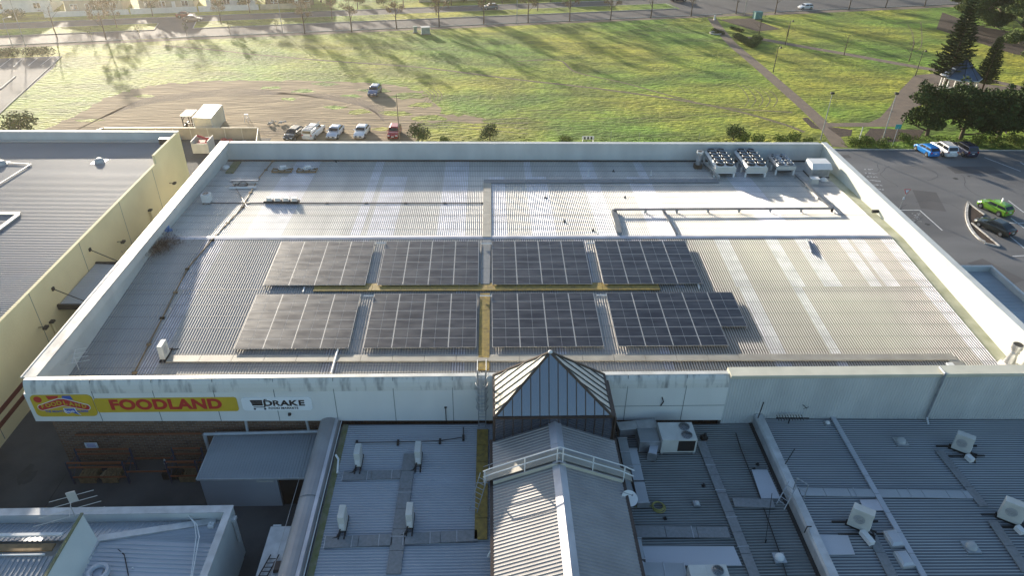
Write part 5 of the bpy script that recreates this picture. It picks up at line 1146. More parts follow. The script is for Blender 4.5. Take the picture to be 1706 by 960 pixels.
for i, (a, b, l_) in enumerate(((597, 782, 'upper left of the four'), (697, 778, 'upper right of the four'), (571, 889, 'lower left of the four'), (683, 884, 'lower right of the four'))):
    p = G(a, b, ZL+.06); splitac(p+Vector((0, .5, 0)), R(-90), 'slim white air conditioner on the left wing roof, ' + l_, 'air conditioners on the left wing')
m = MB(); P_ = [G(a, b, ZL+.2) for a, b in ((594, 738), (663, 737), (733, 735), (772, 729), (772, 712))]; m.path(P_, .035)
for q in P_[:-1]: m.box((q.x, q.y, q.z-.05), (.15, .45, .15))
tag(m.build('conduit', 'black', loc=P_[0]), 'dark conduit on blocks across the top of the left wing roof', 'pipe')
# small flush downpipes against the atrium
for i, (a, b) in enumerate((((820, 770), (815, 783)), ((820, 915), (813, 928)))):
    m = MB().rod(G(*a, 4.9), G(*b, 4.4), .08); tag(m.build('spout', 'white', loc=G(*b, 4.4)), 'short pale spout against the left side of the atrium, ' + ('upper' if i == 0 else 'lower') + ' one', 'spout')
m = MB().path([Vector((-10.2, 34.6, 5.1)), Vector((-10.0, 34.4, 4.9)), Vector((-9.9, 33.3, 4.75))], .07); tag(m.build('spout', 'white', loc=(-10, 34, 4.9)), 'white pipe spout on the inner side of the curved parapet', 'spout')
# ================================================================== ATRIUM
AXL, AXR, ARX, AY = .36, 8.25, 4.3, 34.5
at = thing('atrium', (4.3, 30, 0), 'glazed atrium with steep pyramid roof and ribbed gable roof in the centre foreground', 'building')
MB().b2(AXL+.1, AXR-.1, 12, 38.28, 0, 6.0).build('wall', 'brown_metal', at)
MB().b2(AXL+.12, AXR-.12, AY+.05, 38.25, 6.0, 8.3).build('wall', 'brown_metal', at)
# gable roof: two stretches with a small step under the walkway
for (ya, yb, dz) in ((AY-.02, 31.0, 0), (31.0, 12, -.25)):
    ez, rz_ = 6.25+dz, 7.9+dz
    m = MB(); corrug(m, (AXL-.1, ya, ez), (ARX, ya, rz_), (AXL-.1, yb, ez), .24, .035, (0, 1), pan2, w=.4); m.build('roof_sheeting', ['zinc', 'pan_light'], at)
    m = MB(); corrug(m, (ARX, ya, rz_), (AXR+.1, ya, ez), (ARX, yb, rz_), .24, .04, (0, 1)); m.build('roof_sheeting', 'atrium_grey', at)
    m = MB(); m.loft([[(ARX-.42, y, rz_-.10), (ARX, y, rz_+.12), (ARX+.42, y, rz_-.10), (ARX, y, rz_-.14)] for y in (ya, yb)]); m.build('ridge_cap', 'zinc_light', at)
m = MB()
m.poly([(AXL-.1, 31.0, 6.0), (ARX, 31.0, 7.65), (ARX, 31.0, 7.9), (AXL-.1, 31.0, 6.25)]); m.poly([(ARX, 31.0, 7.65), (AXR+.1, 31, 6.0), (AXR+.1, 31, 6.25), (ARX, 31, 7.9)]); m.build('step_flashing', 'cap_cream', at)
for x in (AXL-.2, AXR+.2): MB().b2(x-.1, x+.1, 12, AY+.4, 5.85, 6.02).build('eave_gutter', 'brown_metal', at)
# pyramid
pb = 8.4; FL, FR, BR, BL, AP = Vector((.36, 34.45, pb)), Vector((8.05, 34.45, pb)), Vector((8.05, 38.72, pb)), Vector((.36, 38.72, pb)), Vector((4.0, 36.7, 11.95))
def seamed(a, b, c, m_, name, n, sm='dark_metal', over=.07):
    m = MB().poly([a, b, c]); f = m.build(name, m_, at); nn = (b-a).cross(c-a).normalized(); s_ = MB()
    for k in range(1, n): # standing seams run from the base edge up the slope
        t = k/n; p = a.lerp(b, t); 
        # direction up the slope, perpendicular to the base edge
        u_ = (b-a).normalized(); h_ = (c-a)-u_*((c-a).dot(u_)); tc_ = (c-a).dot(u_)/(b-a).length
        ln = t/tc_ if t < tc_ else (1-t)/(1-tc_); s_.bar(p+nn*.03, p+h_*ln*.99+nn*.03, over, .06)
    s_.build('seam', sm, f); return f
seamed(BL, FL, AP, 'cap_cream', 'pyramid_face', 7); seamed(FR, BR, AP, 'zinc_white', 'pyramid_face', 7); seamed(BR, BL, AP, 'zinc_white', 'pyramid_face', 10)
seamed(FL, FR, AP, 'atrium_glass', 'pyramid_glazing', 13, 'brown_metal', .06)
m = MB()
for p in (FL, FR, BL, BR): m.rod(p, AP, .10, n=6)
m.build('hip_capping', 'brown_metal', at); m = MB()
for p, q in ((FL, FR), (FR, BR), (BR, BL), (BL, FL)): m.bar(p, q, .16, .16)
m.build('pyramid_eave', 'brown_metal', at)
MB().dome((AP.x, AP.y, AP.z), .16, .14, n=10, m=3).build('finial', 'white', at)
MB().poly([(AXL+.05, AY-.0, 5.9), (AXR-.15, AY-.0, 5.9), (AXR-.15, AY, 8.33), (AXL+.05, AY, 8.33)]).build('glass_wall', 'atrium_glass', at)
m = MB()
for k in range(14): x = AXL+.05+(AXR-AXL-.2)*k/13; m.bar((x, AY-.03, 5.9), (x, AY-.03, 8.33), .05, .05)
m.build('mullion', 'brown_metal', at)
for x, y0_ in ((AXL, AY), (AXR, AY)): MB().b2(x-.06, x+.06, AY-.05, 38.2, 4.2, 8.3).build('corner_post', 'brown_metal', at)
# walkway bridge over the gable with handrails
wy0, wy1 = 31.1, 31.9
br = thing('walkway_bridge', (4.3, 31.5, 7), 'galvanised walkway with handrails climbing over the atrium ridge', 'walkway')
def gz(x): return 6.25+(7.9-6.25)*(1-abs(x-ARX)/(ARX-AXL+.1))
pts = [(-.35, 6.05), (AXL, gz(AXL)+.12), (ARX, 7.9+.16), (AXR, gz(AXR)+.12), (9.0, 5.95)]
m = MB()
for a, b in zip(pts[:-1], pts[1:]): m.loft([[(a[0], wy0, a[1]), (a[0], wy1, a[1]), (a[0], wy1, a[1]+.05), (a[0], wy0, a[1]+.05)], [(b[0], wy0, b[1]), (b[0], wy1, b[1]), (b[0], wy1, b[1]+.05), (b[0], wy0, b[1]+.05)]])
m.build('deck', 'duct', br)
for y in (wy0-.02,):
    m = MB()
    for h_ in (.55, 1.05): m.path([Vector((a, y, b+h_)) for a, b in pts], .042)
    m.build('handrail', 'white', br); 
    for x in (-.25, 2.2, 4.15, 4.5, 6.4, 8.4):
        b = np.interp(x, [p[0] for p in pts], [p[1] for p in pts]); MB().bar((x, y, b-.3), (x, y, b+1.07), .07, .07).build('rail_post', 'white', br)
m = MB()
for y in (wy1+.02,):
    for h_ in (.55,): m.path([Vector((a, y, b+h_)) for a, b in pts[:2]+[(ARX, 8.06)]], .02)
m.build('rear_rail', 'galv', br)
o = thing('short_ladder', (-.4, 31.3, 4.3), 'short angled ladder from the yellow walkway up to the bridge', 'ladder'); ladder(o, (-1.0, 30.3, 4.35), (-.3, 31.3, 6.6), .55, 'galv', ax=Vector((.75, -.5, 0)).normalized())
# satellite dish
p = onY(1048, 832, 31.0); p = G(1048, 832, 5.9); o = thing('satellite_dish', p, 'round white satellite dish at the right end of the walkway bridge', 'satellite dish')
m = MB(); n = 24; rings = []
ax_ = Vector((.15, -.35, .9)).normalized(); a_ = ax_.orthogonal().normalized(); b_ = ax_.cross(a_)
for r_ in (.0, .15, .3, .45, .52): rings.append([p+a_*(r_*math.cos(2*math.pi*k/n)+1e-4)+b_*(r_*math.sin(2*math.pi*k/n))+ax_*(r_*r_*.5) for k in range(n)])
m.loft(rings, caps=False); m.build('reflector', 'white', o, smooth=True); MB().rod(p-ax_*.05, Vector((p.x-.25, p.y+.15, 5.0)), .035).build('mount', 'galv', o); MB().rod(p+b_*.5+ax_*.1, p+ax_*.65, .02).rod(p+ax_*.6, p+ax_*.72, .05).build('feed_arm', 'galv', o)
# ================================================================== MIDDLE RIGHT WING
ZM = 4.0
mw = thing('low_wing', (14, 30, 0), 'low wing with dark green grey ribbed roof right of the atrium', 'building')
MB().b2(8.4, 19.2, 12, 38.3, 0, 3.8).build('wall', 'parapet_grey', mw)
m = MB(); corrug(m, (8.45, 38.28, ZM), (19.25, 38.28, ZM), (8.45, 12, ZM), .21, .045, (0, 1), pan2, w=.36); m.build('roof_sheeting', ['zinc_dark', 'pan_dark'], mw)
m = MB(); m.loft([[(19.25, y, 3.3), (19.25, y, 4.75), (19.35, y, 4.9), (19.85, y, 4.9), (19.95, y, 4.7), (19.95, y, 3.3)] for y in (38.28, 30, 22, 12)]); m.build('dividing_parapet', 'trim', mw)
MB().b2(19.0, 19.25, 12, 38.28, ZM-.03, ZM+.06).build('valley_gutter', 'black', mw)
MB().b2(8.4, 9.0, 12, 38.28, ZM+.02, ZM+.25).build('box_gutter', 'black', mw)
def flats(pts, z, m_, name, label, cat, t=.06):
    P_ = [G(a, b, z) for a, b in pts]; m = MB().prism([tuple(p)[:2] for p in P_], z, z+t); return tag(m.build(name, m_, loc=P_[0]), label, cat)
flats([(1070, 912), (1222, 912), (1236, 944), (1077, 944)], ZM+.06, 'wing_left', 'flat_roof_sheet', 'flat blue grey patch sheet low on the dark wing roof', 'roof sheet')
flats([(1252, 784), (1278, 784), (1300, 832), (1268, 832)], ZM+.06, 'wing_left', 'flat_roof_sheet', 'tall thin blue patch sheet beside the dividing parapet', 'roof sheet')
slab((1168, 737), (1258, 962), .62, ZM+.14, 'grey_grating', 'long dark grating walkway slanting down the dark wing roof', cross=2.2)
slab((1056, 887), (1215, 888), .8, ZM+.14, 'grey_grating', 'cross grating walkway low on the dark wing roof', cross=3.6)
slab((1222, 838), (1290, 840), .7, ZM+.14, 'grey_grating', 'short grating walkway to the dividing parapet', cross=0)
tag(MB().path([G(a, b, ZM+.12) for a, b in ((1226, 722), (1233, 745), (1268, 834), (1300, 925), (1312, 965))], .035).build('conduit', 'black', loc=G(1226, 722, ZM)), 'thin black conduit down the right of the dark wing roof', 'pipe')
def packaged(x0, x1, y0_, y1_, z, H_, label):
    o = thing('packaged_air_conditioner', ((x0+x1)/2, y0_, z), label, 'air conditioner', 'packaged units on the dark wing'); xm = x0+(x1-x0)*.45
    MB().b2(x0, x1, y0_, y1_, z+.25, z+H_).build('casing', 'offwhite', o, bevel=.02)
    m = MB().b2(xm-.012, xm+.012, y0_+.0, y1_, z+H_, z+H_+.02).b2(x0, xm, y0_+.04, y1_-.02, z+H_, z+H_+.012); m.build('lid', 'offwhite', o)
    for k in (0, 1):
        c = ((xm+x1)/2+.02, y0_+(y1_-y0_)*(.27+.47*k)); rr = min(x1-xm, (y1_-y0_)/2)*.42; f = MB().rod((c[0], c[1], z+H_), (c[0], c[1], z+H_+.03), rr, n=24).build('fan', 'black', o); g = MB()
        for q in (.3, .5, .7, .9, 1.04): g.torus((c[0], c[1], z+H_+.05), rr*q, .012, n=22, m=3)
        for q in range(6): a = q*math.pi/6; g.rod((c[0]-rr*math.cos(a), c[1]-rr*math.sin(a), z+H_+.05), (c[0]+rr*math.cos(a), c[1]+rr*math.sin(a), z+H_+.05), .008, n=3)
        g.build('fan_guard', 'galv', f)
    MB().b2(xm+.05, x1-.12, y0_-.012, y0_-.002, z+.4, z+H_-.1).build('coil_grille', 'black', o)
    for x in (x0+.1, x1-.1):
        for y in (y0_+.1, y1_-.1): MB().b2(x-.07, x+.07, y-.07, y+.07, z+.05, z+.25).build('foot', 'galv', o)
    return o
a = G(1100, 756, ZM+.2); b = G(1157, 756, ZM+.2)
packaged(a.x, b.x+.05, a.y, a.y+1.75, ZM, 1.45, 'large white packaged air conditioner with two top fans by the pale wall')
a = G(1149, 990, ZM+.2); packaged(a.x-.0, a.x+2.2, 24.0, 25.55, ZM, 1.25, 'white packaged air conditioner with one fan showing at the bottom edge')
# ductwork
def duct(pts, w, h, z, m_, label, name='duct'):
    o = thing(name, G(*pts[0], z), label, 'duct'); P_ = [G(*p, z) for p in pts]; m = MB()
    for a, b in zip(P_[:-1], P_[1:]):
        m.bar(a, b, w, h); d = (b-a).normalized(); n_ = max(1, int((b-a).length/1.1))
        for k in range(n_+1): c = a.lerp(b, k/n_); MB().bar(c-d*.03, c+d*.03, w+.08, h+.08).build('flange', 'galv', o)
    m.build('casing', m_, o); return o
duct([(1030, 716), (1092, 710)], .85, .6, ZM+.55, 'galv', 'horizontal grey duct from the atrium to the packaged unit')
duct([(1036, 735), (1046, 783)], .62, .55, ZM+.5, 'zinc_dark', 'open topped dark duct box along the atrium side')
duct([(1052, 752), (1064, 806), (1072, 842)], .7, .4, ZM+.35, 'zinc_grey', 'dark duct running down beside the box duct')
duct([(1076, 722), (1082, 745)], 1.35, .9, ZM+.6, 'zinc_dark', 'bulky dark insulated duct elbow left of the packaged unit')
duct([(1090, 742), (1086, 762)], .55, .6, ZM+.45, 'wing_left', 'short blue duct drop below the packaged unit')
duct([(1041, 795), (1052, 835)], .5, .3, ZM+.3, 'zinc_dark', 'low dark duct continuing below the open box duct')
duct([(1062, 900), (1068, 935)], .4, .3, ZM+.3, 'zinc_grey', 'narrow duct at the bottom beside the atrium gutter')
duct([(1072, 953), (1140, 955)], .9, .5, ZM+.3, 'zinc_grey', 'dark duct joined to the packaged unit at the bottom edge')
q = G(1097, 846, ZM+.1); m = MB()
for k in range(4): m.torus((q.x+random.uniform(-.04, .04), q.y+random.uniform(-.04, .04), q.z+.04*k), .42-.03*k, .03, n=22)
m.path([q+Vector((-.45, .1, 0)), q+Vector((-.9, .15, 0)), q+Vector((-1.5, .05, 0))], .03); tag(m.build('hose_coil', 'hose', loc=q), 'coiled yellow green hose lying on the dark wing roof', 'hose')
vent_cap(G(1298, 932, ZM+.05), .28, 'small pale cap vent on the dark wing roof by the dividing parapet', m_='white')
vent_cap(G(1160, 841, ZM+.05), .16, 'tiny pale cap vent in the middle of the dark wing roof', m_='trim')
for i, (a, b) in enumerate(((1108, 865), (1172, 810), (1262, 775), (1256, 783))):
    q = G(a, b, ZM+.05); tag(MB().rod(q, q+Vector((0, 0, .18)), .07).rod(q, q+Vector((0, 0, .03)), .14).build('vent_pipe', 'black', loc=q), 'short black stub pipe on the dark wing roof, ' + ('below the hose coil', 'right of the hose coil', 'right by the parapet', 'lower right by the parapet')[i], 'vent pipe')
q = G(1172, 733, ZM+.05); tag(MB().box((q.x, q.y, q.z+.2), (.4, .4, .3), .4).rod(q+Vector((0, 0, .3)), q+Vector((.05, 0, .6)), .1).build('junction_box', 'black', loc=q), 'black box fitting with pale spot right of the packaged unit', 'junction box')
q = G(1275, 905, ZM+.05); 
tag(MB().rod(q, q+Vector((1.0, 2.6, 1.4)), .02).rod(q, q+Vector((0, 0, .3)), .04).build('wire_stay', 'black', loc=q), 'thin stay wire rising from the dark wing roof', 'wire')
# ================================================================== RIGHT WING
ZR = 4.45; sl = -.020
def zr(x): return ZR+(x-20)*sl
rw = thing('shop_building', (34, 28, 0), 'wide shop building with dark blue ribbed roof at the lower right', 'building')
MB().b2(20.0, 52, 12, 38.3, 0, 3.5).build('wall', 'parapet_grey', rw)
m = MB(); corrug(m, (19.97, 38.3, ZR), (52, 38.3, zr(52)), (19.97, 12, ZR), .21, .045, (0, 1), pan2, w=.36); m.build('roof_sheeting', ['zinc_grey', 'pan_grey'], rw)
def GR(px, py, dz=0.):
    z = ZR
    for i in range(8): p = G(px, py, z); z = zr(p.x)+dz
    return G(px, py, z)
def laneR(p, q, w, m_, name, label, cat, h=.07, cross=0, dz=.1):
    p, q = GR(*p, dz), GR(*q, dz); m = MB(); n_ = max(1, int((q-p).length/1.5))
    for k in range(n_): a, b = p.lerp(q, k/n_), p.lerp(q, (k+1)/n_); m.bar(a, b-(b-a).normalized()*.03, w, h)
    d = (q-p).normalized(); s_ = Vector((-d.y, d.x, 0))*(w/2+.05)
    if cross:
        o = thing(name, p, label, cat); m.build('grating', m_, o)
        for k in range(int((q-p).length/cross)+1): e = p+d*(cross*k); MB().bar(e-s_+Vector((0, 0, .045)), e+s_+Vector((0, 0, .045)), .05, .03).build('cross_bar', 'galv', o)
        return o
    return tag(m.build(name, m_, loc=p), label, cat)
laneR((1384, 690), (1540, 962), .34, 'wing_left', 'ridge_flashing', 'long blue grey flashing strip running down the right roof', 'flashing', h=.12, dz=.12)
laneR((1565, 752), (1640, 845), .6, 'grey_grating', 'roof_walkway', 'grating walkway between the two right hand air conditioners', 'walkway')
laneR((1654, 870), (1712, 955), .6, 'grey_grating', 'roof_walkway', 'grating walkway below the rightmost air conditioner', 'walkway')
laneR((1448, 885), (1488, 962), .6, 'grey_grating', 'roof_walkway', 'grating walkway below the left air conditioner of the right roof', 'walkway')
laneR((1333, 820), (1620, 825), .65, 'zinc_grey', 'roof_walkway', 'cross walkway from the gate ladder to the right lane', 'walkway', cross=3.6, h=.05)
P_ = [GR(a, b, .07) for a, b in ((1361, 892), (1412, 894), (1424, 926), (1377, 926))]; tag(MB().prism([tuple(p)[:2] for p in P_], P_[0].z, P_[0].z+.05).build('flat_roof_sheet', 'wing_left', loc=P_[0]), 'flat blue patch sheet on the right roof beside the parapet', 'roof sheet')
P_ = [GR(a, b, .06) for a, b in ((1432, 834), (1466, 834), (1474, 852), (1440, 852))]; tag(MB().prism([tuple(p)[:2] for p in P_], P_[0].z, P_[0].z+.04).build('flat_roof_sheet', 'zinc_light', loc=P_[0]), 'shiny pale patch sheet behind the left air conditioner', 'roof sheet')
for i, (pts, l_) in enumerate(((((1470, 888), (1490, 886), (1506, 912), (1486, 914)), 'upper one'), (((1488, 922), (1508, 921), (1524, 946), (1504, 948)), 'lower one'))):
    P_ = [GR(a, b, .1) for a, b in pts]; o = thing('roof_skylight', P_[0], 'raised grey skylight hatch left of the blue flashing, ' + l_, 'skylight'); z = P_[0].z
    c = sum(P_, Vector())/4; MB().prism([tuple(p)[:2] for p in P_], z-.1, z+.15).build('frame', 'trim', o); MB().hexa([(c.x+(p.x-c.x)*.9, c.y+(p.y-c.y)*.9, z+.15) for p in P_][::-1], [(c.x+(p.x-c.x)*.7, c.y+(p.y-c.y)*.7, z+.27) for p in P_][::-1]).build('dome', 'wing_left', o)
for i, (a, b, rz, l_, s_) in enumerate(((1598, 752, -.65, 'upper one near the ribbed wall', 1.35), (1428, 880, -.60, 'left one beside the skylight hatches', 1.5), (1678, 868, -.62, 'rightmost one near the frame edge', 1.5), (0, 0, 0, '', 0))[:3]):
    p = GR(a, b, .05); splitac(p, rz, 'tall white air conditioner angled on the right roof, ' + l_, 'air conditioners on the right roof', w=.82*s_, d=.36*s_, h=1.0*s_)
    q = p+Vector((.15, -.9, 0)); o2 = MB().box((q.x, q.y, q.z+.22), (.36, .5 if i != 1 else .95, .3), .25); tag(o2.build('isolator_box', 'white', loc=q), 'small white cover box at the foot of the %s angled air conditioner' % ('upper', 'left', 'rightmost')[i], 'cover box')
    m = MB()
    for e in (-.5, .45): m.bar((p.x-1.4, p.y+e, p.z+.03), (p.x+1.5, p.y+e, p.z+.03), .1, .08)
    tag(m.build('mounting_beam', 'black', loc=p), 'pair of long black mounting beams under the %s angled air conditioner' % ('upper', 'left', 'rightmost')[i], 'beams')
vent_cap(GR(1500, 738, 0), .34, 'pale square cap vent high on the right roof', m_='plastic_vent')
vent_cap(GR(1617, 914, 0), .34, 'pale dome cap vent low on the right roof', m_='plastic_vent')
vent_cap(GR(1378, 707, 0), .16, 'tiny white cap vent near the ribbed wall', m_='white')
q = GR(1323, 690, 0); antenna(q, 1.3, 3, .25, R(20), 'tiny thin antenna standing before the ribbed wall', 'black')
q = GR(1313, 707, 0); o = thing('tv_antenna', q, 'dark tangled antenna lying low on the right roof near the wall', 'antenna'); m = MB(); m.rod(q+Vector((-1, 0, .6)), q+Vector((1.4, 0, .55)), .05)
for k in range(10): m.rod(q+Vector((-.9+.2*k, -.25, .6)), q+Vector((-.9+.2*k, .25, .65)), .025)
m.build('elements', 'black', o); MB().rod(q, q+Vector((0, 0, .6)), .04).build('mast', 'black', o)
tag(MB().rod(GR(1303, 782), GR(1303, 782)+Vector((.5, .1, 1.8)), .03).build('rod', 'dark_metal', loc=GR(1303, 782)), 'leaning thin rod on the edge of the right roof', 'rod')
p = Vector((20.3, 34.0, 4.5)); p = G(1300, 845, 4.9); q = G(1334, 800, 5.6); o = thing('gate_ladder', p, 'small ladder and gate frame climbing over the dividing parapet', 'ladder')
ladder(o, p, Vector((q.x-.5, q.y-.1, 5.35)), .55, 'galv', ax=Vector((.6, -.8, 0))); m = MB(); c = Vector((q.x-.4, q.y-.2, 4.5))
m.path([c, c+Vector((0, 0, 1.5)), c+Vector((.5, -.6, 1.5)), c+Vector((.5, -.6, 0))], .035); m.rod(c+Vector((0, 0, .8)), c+Vector((.5, -.6, .8)), .03); m.build('gate_frame', 'galv', o)
tag(MB().path([G(a, b, 5.0) for a, b in ((1340, 888), (1345, 878), (1352, 878)) ], .04).build('pipe_bend', 'black', loc=G(1345, 880, 5)), 'small black pipe bend over the dividing parapet', 'pipe')
tag(MB().path([GR(1623, 950, .1), GR(1623, 950, .1)+Vector((0, 0, .01))], .05).build('stub', 'black', loc=GR(1623, 950)), 'dark stub near the bottom right of the roof', 'stub') if 0 else None
# low building right
o = thing('low_annex', (50, 50, 0), 'low grey annex with blue ribbed roof beside the car park at right', 'building'); zz = 2.9
c0 = G(1601, 442, zz); c1 = G(1654, 443, zz)
X0, X1, Y1 = 42.0, c1.x, c0.y
MB().b2(X0, X1, 20, Y1, 0, zz-.7).build('wall', 'parapet_grey', o); m = MB(); m.b2(X0, X1, Y1-.3, Y1, zz-.72, zz); m.b2(X1-.3, X1, 20, Y1-.3, zz-.72, zz); m.build('parapet', 'parapet_grey', o)
m = MB(); corrug(m, (X0, Y1-.3, zz-.6), (X1-.3, Y1-.3, zz-.6), (X0, 20, zz-.6), .25, .04); m.build('roof_sheeting', 'zinc_grey', o)
# ================================================================== LEFT BUILDING (cream)
LX, LZ = -37.3, 8.1
lb_ = thing('cream_building', (-55, 60, 0), 'large cream walled building with grey ribbed roof at the left edge', 'building')
MB().b2(-90, LX, 12, 84.5, 0, LZ-.35).build('wall', 'cream_wall', lb_); m = MB(); m.b2(LX-.25, LX+.02, 12, 84.5, .003, LZ); m.build('side_wall', 'cream_wall', lb_)
yst = G(262, 272, LZ).y
m = MB(); m.b2(LX-.25, LX+.02, yst, 84.5, LZ, LZ+.95); m.build('raised_parapet', 'cream_wall', lb_); MB().b2(-90, LX-.25, 84.1, 84.5, LZ-.4, LZ+.95).build('rear_parapet', 'parapet_grey', lb_)
MB().b2(-90, LX+.04, 84.05, 84.56, LZ+.95, LZ+1.01).build('parapet_cap', 'parapet_grey', lb_); MB().b2(LX-1.5, LX-.3, 82.0, 82.6, LZ+.2, LZ+.9).build('hatch', 'dark_metal', lb_)
m = MB(); corrug(m, (-90, 84.0, LZ-.32), (LX-.26, 84.0, LZ-.18), (-90, 12, LZ-.32), .30, .045, (0, 1), pan2, w=.5); m.build('roof_sheeting', ['left_roof', 'left_pan'], lb_)
MB().bar((-90, 83.7, LZ-.1), (LX-.3, 83.7, LZ-.05), .5, .1).build('rear_flashing', 'zinc_white', lb_)
m = MB()
for y in (25, 33, 41.5, 50, 58.5, 67, 75.5): m.b2(LX+.02, LX+.03, y-.03, y+.03, 0.2, LZ-.05)
m.build('wall_joint', 'seam', lb_)
for z in (1.25, 2.17): MB().b2(LX+.02, LX+.05, 12, 46, z, z+.42).build('painted_band', 'maroon', lb_)
def onX(px, py, X): d = ray(px, py); t = X/d.x; return Vector((X, d.y*t, CH+d.z*t))
for i, (a, b, l_) in enumerate(((282, 305, 'farthest one near the back'), (195, 403, 'second from the back'), (64, 546, 'nearest one below the canopy'))):
    p = onX(a, b, LX+.05); o = thing('wall_light', p, 'small dark flood light on the long cream wall, ' + l_, 'light'); MB().bar(p, p+Vector((.5, 0, .05)), .05, .05).build('arm', 'black', o); MB().box((p.x+.6, p.y, p.z), (.3, .5, .18)).build('lamp_head', 'black', o)
for i, (a, b, l_) in enumerate(((248, 350, 'upper right'), (84, 536, 'lower left, below the awning'))):
    p = onX(a, b, LX+.05); o = thing('wall_pipe', p, 'hooded beige pipe on the cream wall, ' + l_, 'pipe'); MB().rod((p.x+.12, p.y, 0.5), (p.x+.12, p.y, p.z), .1).build('pipe', 'cream_wall', o); MB().box((p.x+.15, p.y, p.z), (.35, .4, .14)).build('hood', 'dark_metal', o)
# awning with tie rods
a = onX(97, 512, LX); b = onX(160, 432, LX)
o = thing('wall_awning', a, 'dark framed awning with grey ribbed top and tie rods on the cream wall', 'awning'); az = 5.05; y0_, y1_ = 52.8, 59.8
print('awning', y0_, y1_, G(97, 512, az).x, G(186, 438, az).x)
m = MB(); corrug(m, (LX+.1, y1_, az), (LX+2.75, y1_, az-.1), (LX+.1, y0_, az), .3, .04); m.build('roof_sheeting', 'wing_left', o)
m = MB(); m.b2(LX+.05, LX+2.85, y0_-.22, y0_, az-.35, az+.12); m.b2(LX+.05, LX+2.85, y1_, y1_+.22, az-.35, az+.12); m.b2(LX+2.75, LX+2.95, y0_, y1_, az-.35, az+.12); m.build('frame', 'dark_metal', o)
for y in (y0_+.1, y1_-.1): MB().rod((LX+.05, y, az+1.6), (LX+2.7, y, az+.1), .045).box((LX+.08, y, az+1.6), (.12, .3, .3)).build('tie_rod', 'black', o)
vent_cap((G(166, 270, LZ-.2).x, G(166, 270, LZ-.2).y, LZ-.25), .55, 'pale dome vent near the back of the cream building roof')
vent_cap((G(2, 274, LZ-.2).x, G(2, 274, LZ-.2).y, LZ-.25), .55, 'pale dome vent at the far left edge of the cream building roof')
m = MB(); zz = LZ-.05; P_ = [G(a, b, zz) for a, b in ((-10, 356), (33, 356), (-12, 390))]; m.bar(P_[0], P_[1], .4, .16); m.bar(P_[1]+Vector((0, -.22, 0)), P_[2], .4, .16); tag(m.build('flue_frame', 'zinc_white', loc=P_[1]), 'white angled metal frame lying on the cream building roof at the left edge', 'frame')
m = MB(); P_ = [G(a, b, zz) for a, b in ((-10, 312), (52, 273))]; m.bar(P_[0], P_[1], .12, .08); P_ = [G(a, b, zz) for a, b in ((52, 273), (-10, 270))]; m.bar(P_[0]+Vector((-.2, 0, 0)), P_[1], .12, .08); tag(m.build('roof_flashing', 'zinc_grey', loc=P_[0]), 'thin grey flashing line around a patch at the back left of the cream building roof', 'flashing')
# ================================================================== YARD
sh = thing('shed', (-16, 36.6, 0), 'blue grey lean-to shed with ribbed roof against the brick wall', 'shed'); z0, z1 = 2.9, 3.1
MB().b2(-19.7, -14.5, 34.75, 38.9, 0, 2.75).build('wall', 'wing_left', sh)
m = MB(); corrug(m, (-19.8, 34.6, z0), (-19.8, 39.0, z1), (-12.2, 34.6, z0), .2, .035); m.build('roof_sheeting', 'zinc_grey', sh)
m = MB(); m.bar((-19.8, 34.58, z0), (-12.2, 34.58, z0), .06, .14); m.bar((-19.83, 34.6, z0), (-19.83, 39, z1), .06, .1); m.build('fascia', 'trim', sh)
MB().b2(-15.9, -14.75, 34.70, 34.74, 2.45, 2.6).build('tube_light', 'offwhite', sh); MB().b2(-14.45, -12.3, 34.9, 38.8, 0, 2.6).build('dark_bay', 'black', sh)
m = MB(); P_ = [Vector((-20.5, 38.6, 0)), Vector((-20.5, 38.6, 3.25)), Vector((-12.6, 38.75, 3.35))]; m.path([Vector((-20.5, 38.55, 1.4)), Vector((-20.5, 38.55, 3.3)), Vector((-12.3, 38.6, 3.4))], .13, n=8)
m.path([Vector((-17.4, 38.6, 3.4)), Vector((-17.4, 38.75, 4.5))], .1); m.path([Vector((-13.0, 38.6, 3.4)), Vector((-13.1, 38.75, 4.5))], .1); tag(m.build('drain_pipe', 'trim', loc=(-20.5, 38.6, 0)), 'fat pale pipe running along the top of the shed roof and down the brick wall', 'pipe')
tag(MB().b2(-20.65, -20.35, 38.4, 38.7, .2, 1.35).build('post_guard', 'kerb', loc=(-20.5, 38.5, .2)), 'pale pipe guard at the foot of the fat pipe', 'guard')
# pallet racking with orange beams
rk = thing('pallet_racking', (-26, 38, 0), 'pallet racking with blue uprights and orange beams against the brick wall', 'racking')
def upright(x, y, h): MB().b2(x-.05, x+.05, y-.05, y+.05, .01, h).build('upright', 'rack_blue', rk)
ys = (37.0, 38.3)
for x, h in ((-29.9, 2.2), (-26.0, 2.2), (-23.0, 2.2), (-20.9, 2.2)):
    for y in ys: upright(x, y, h)
    MB().bar((x, ys[0], .5), (x, ys[1], 1.5), .04, .04).bar((x, ys[0], 1.8), (x, ys[1], 1.6), .04, .04).build('brace', 'rack_blue', rk)
for x0_, x1_, zs in ((-29.9, -26.0, (.7, 1.7, 2.15)), (-26.0, -23.0, (1.2,)), (-23.0, -20.9, (.7, 1.6, 2.15))):
    for z in zs:
        for y in ys: MB().b2(x0_+.05, x1_-.05, y-.03, y+.03, z-.06, z+.06).build('beam', 'orange', rk)
    MB().b2(x0_, x1_, 38.88, 38.95, 2.95, 3.07).build('wall_beam', 'orange', rk)
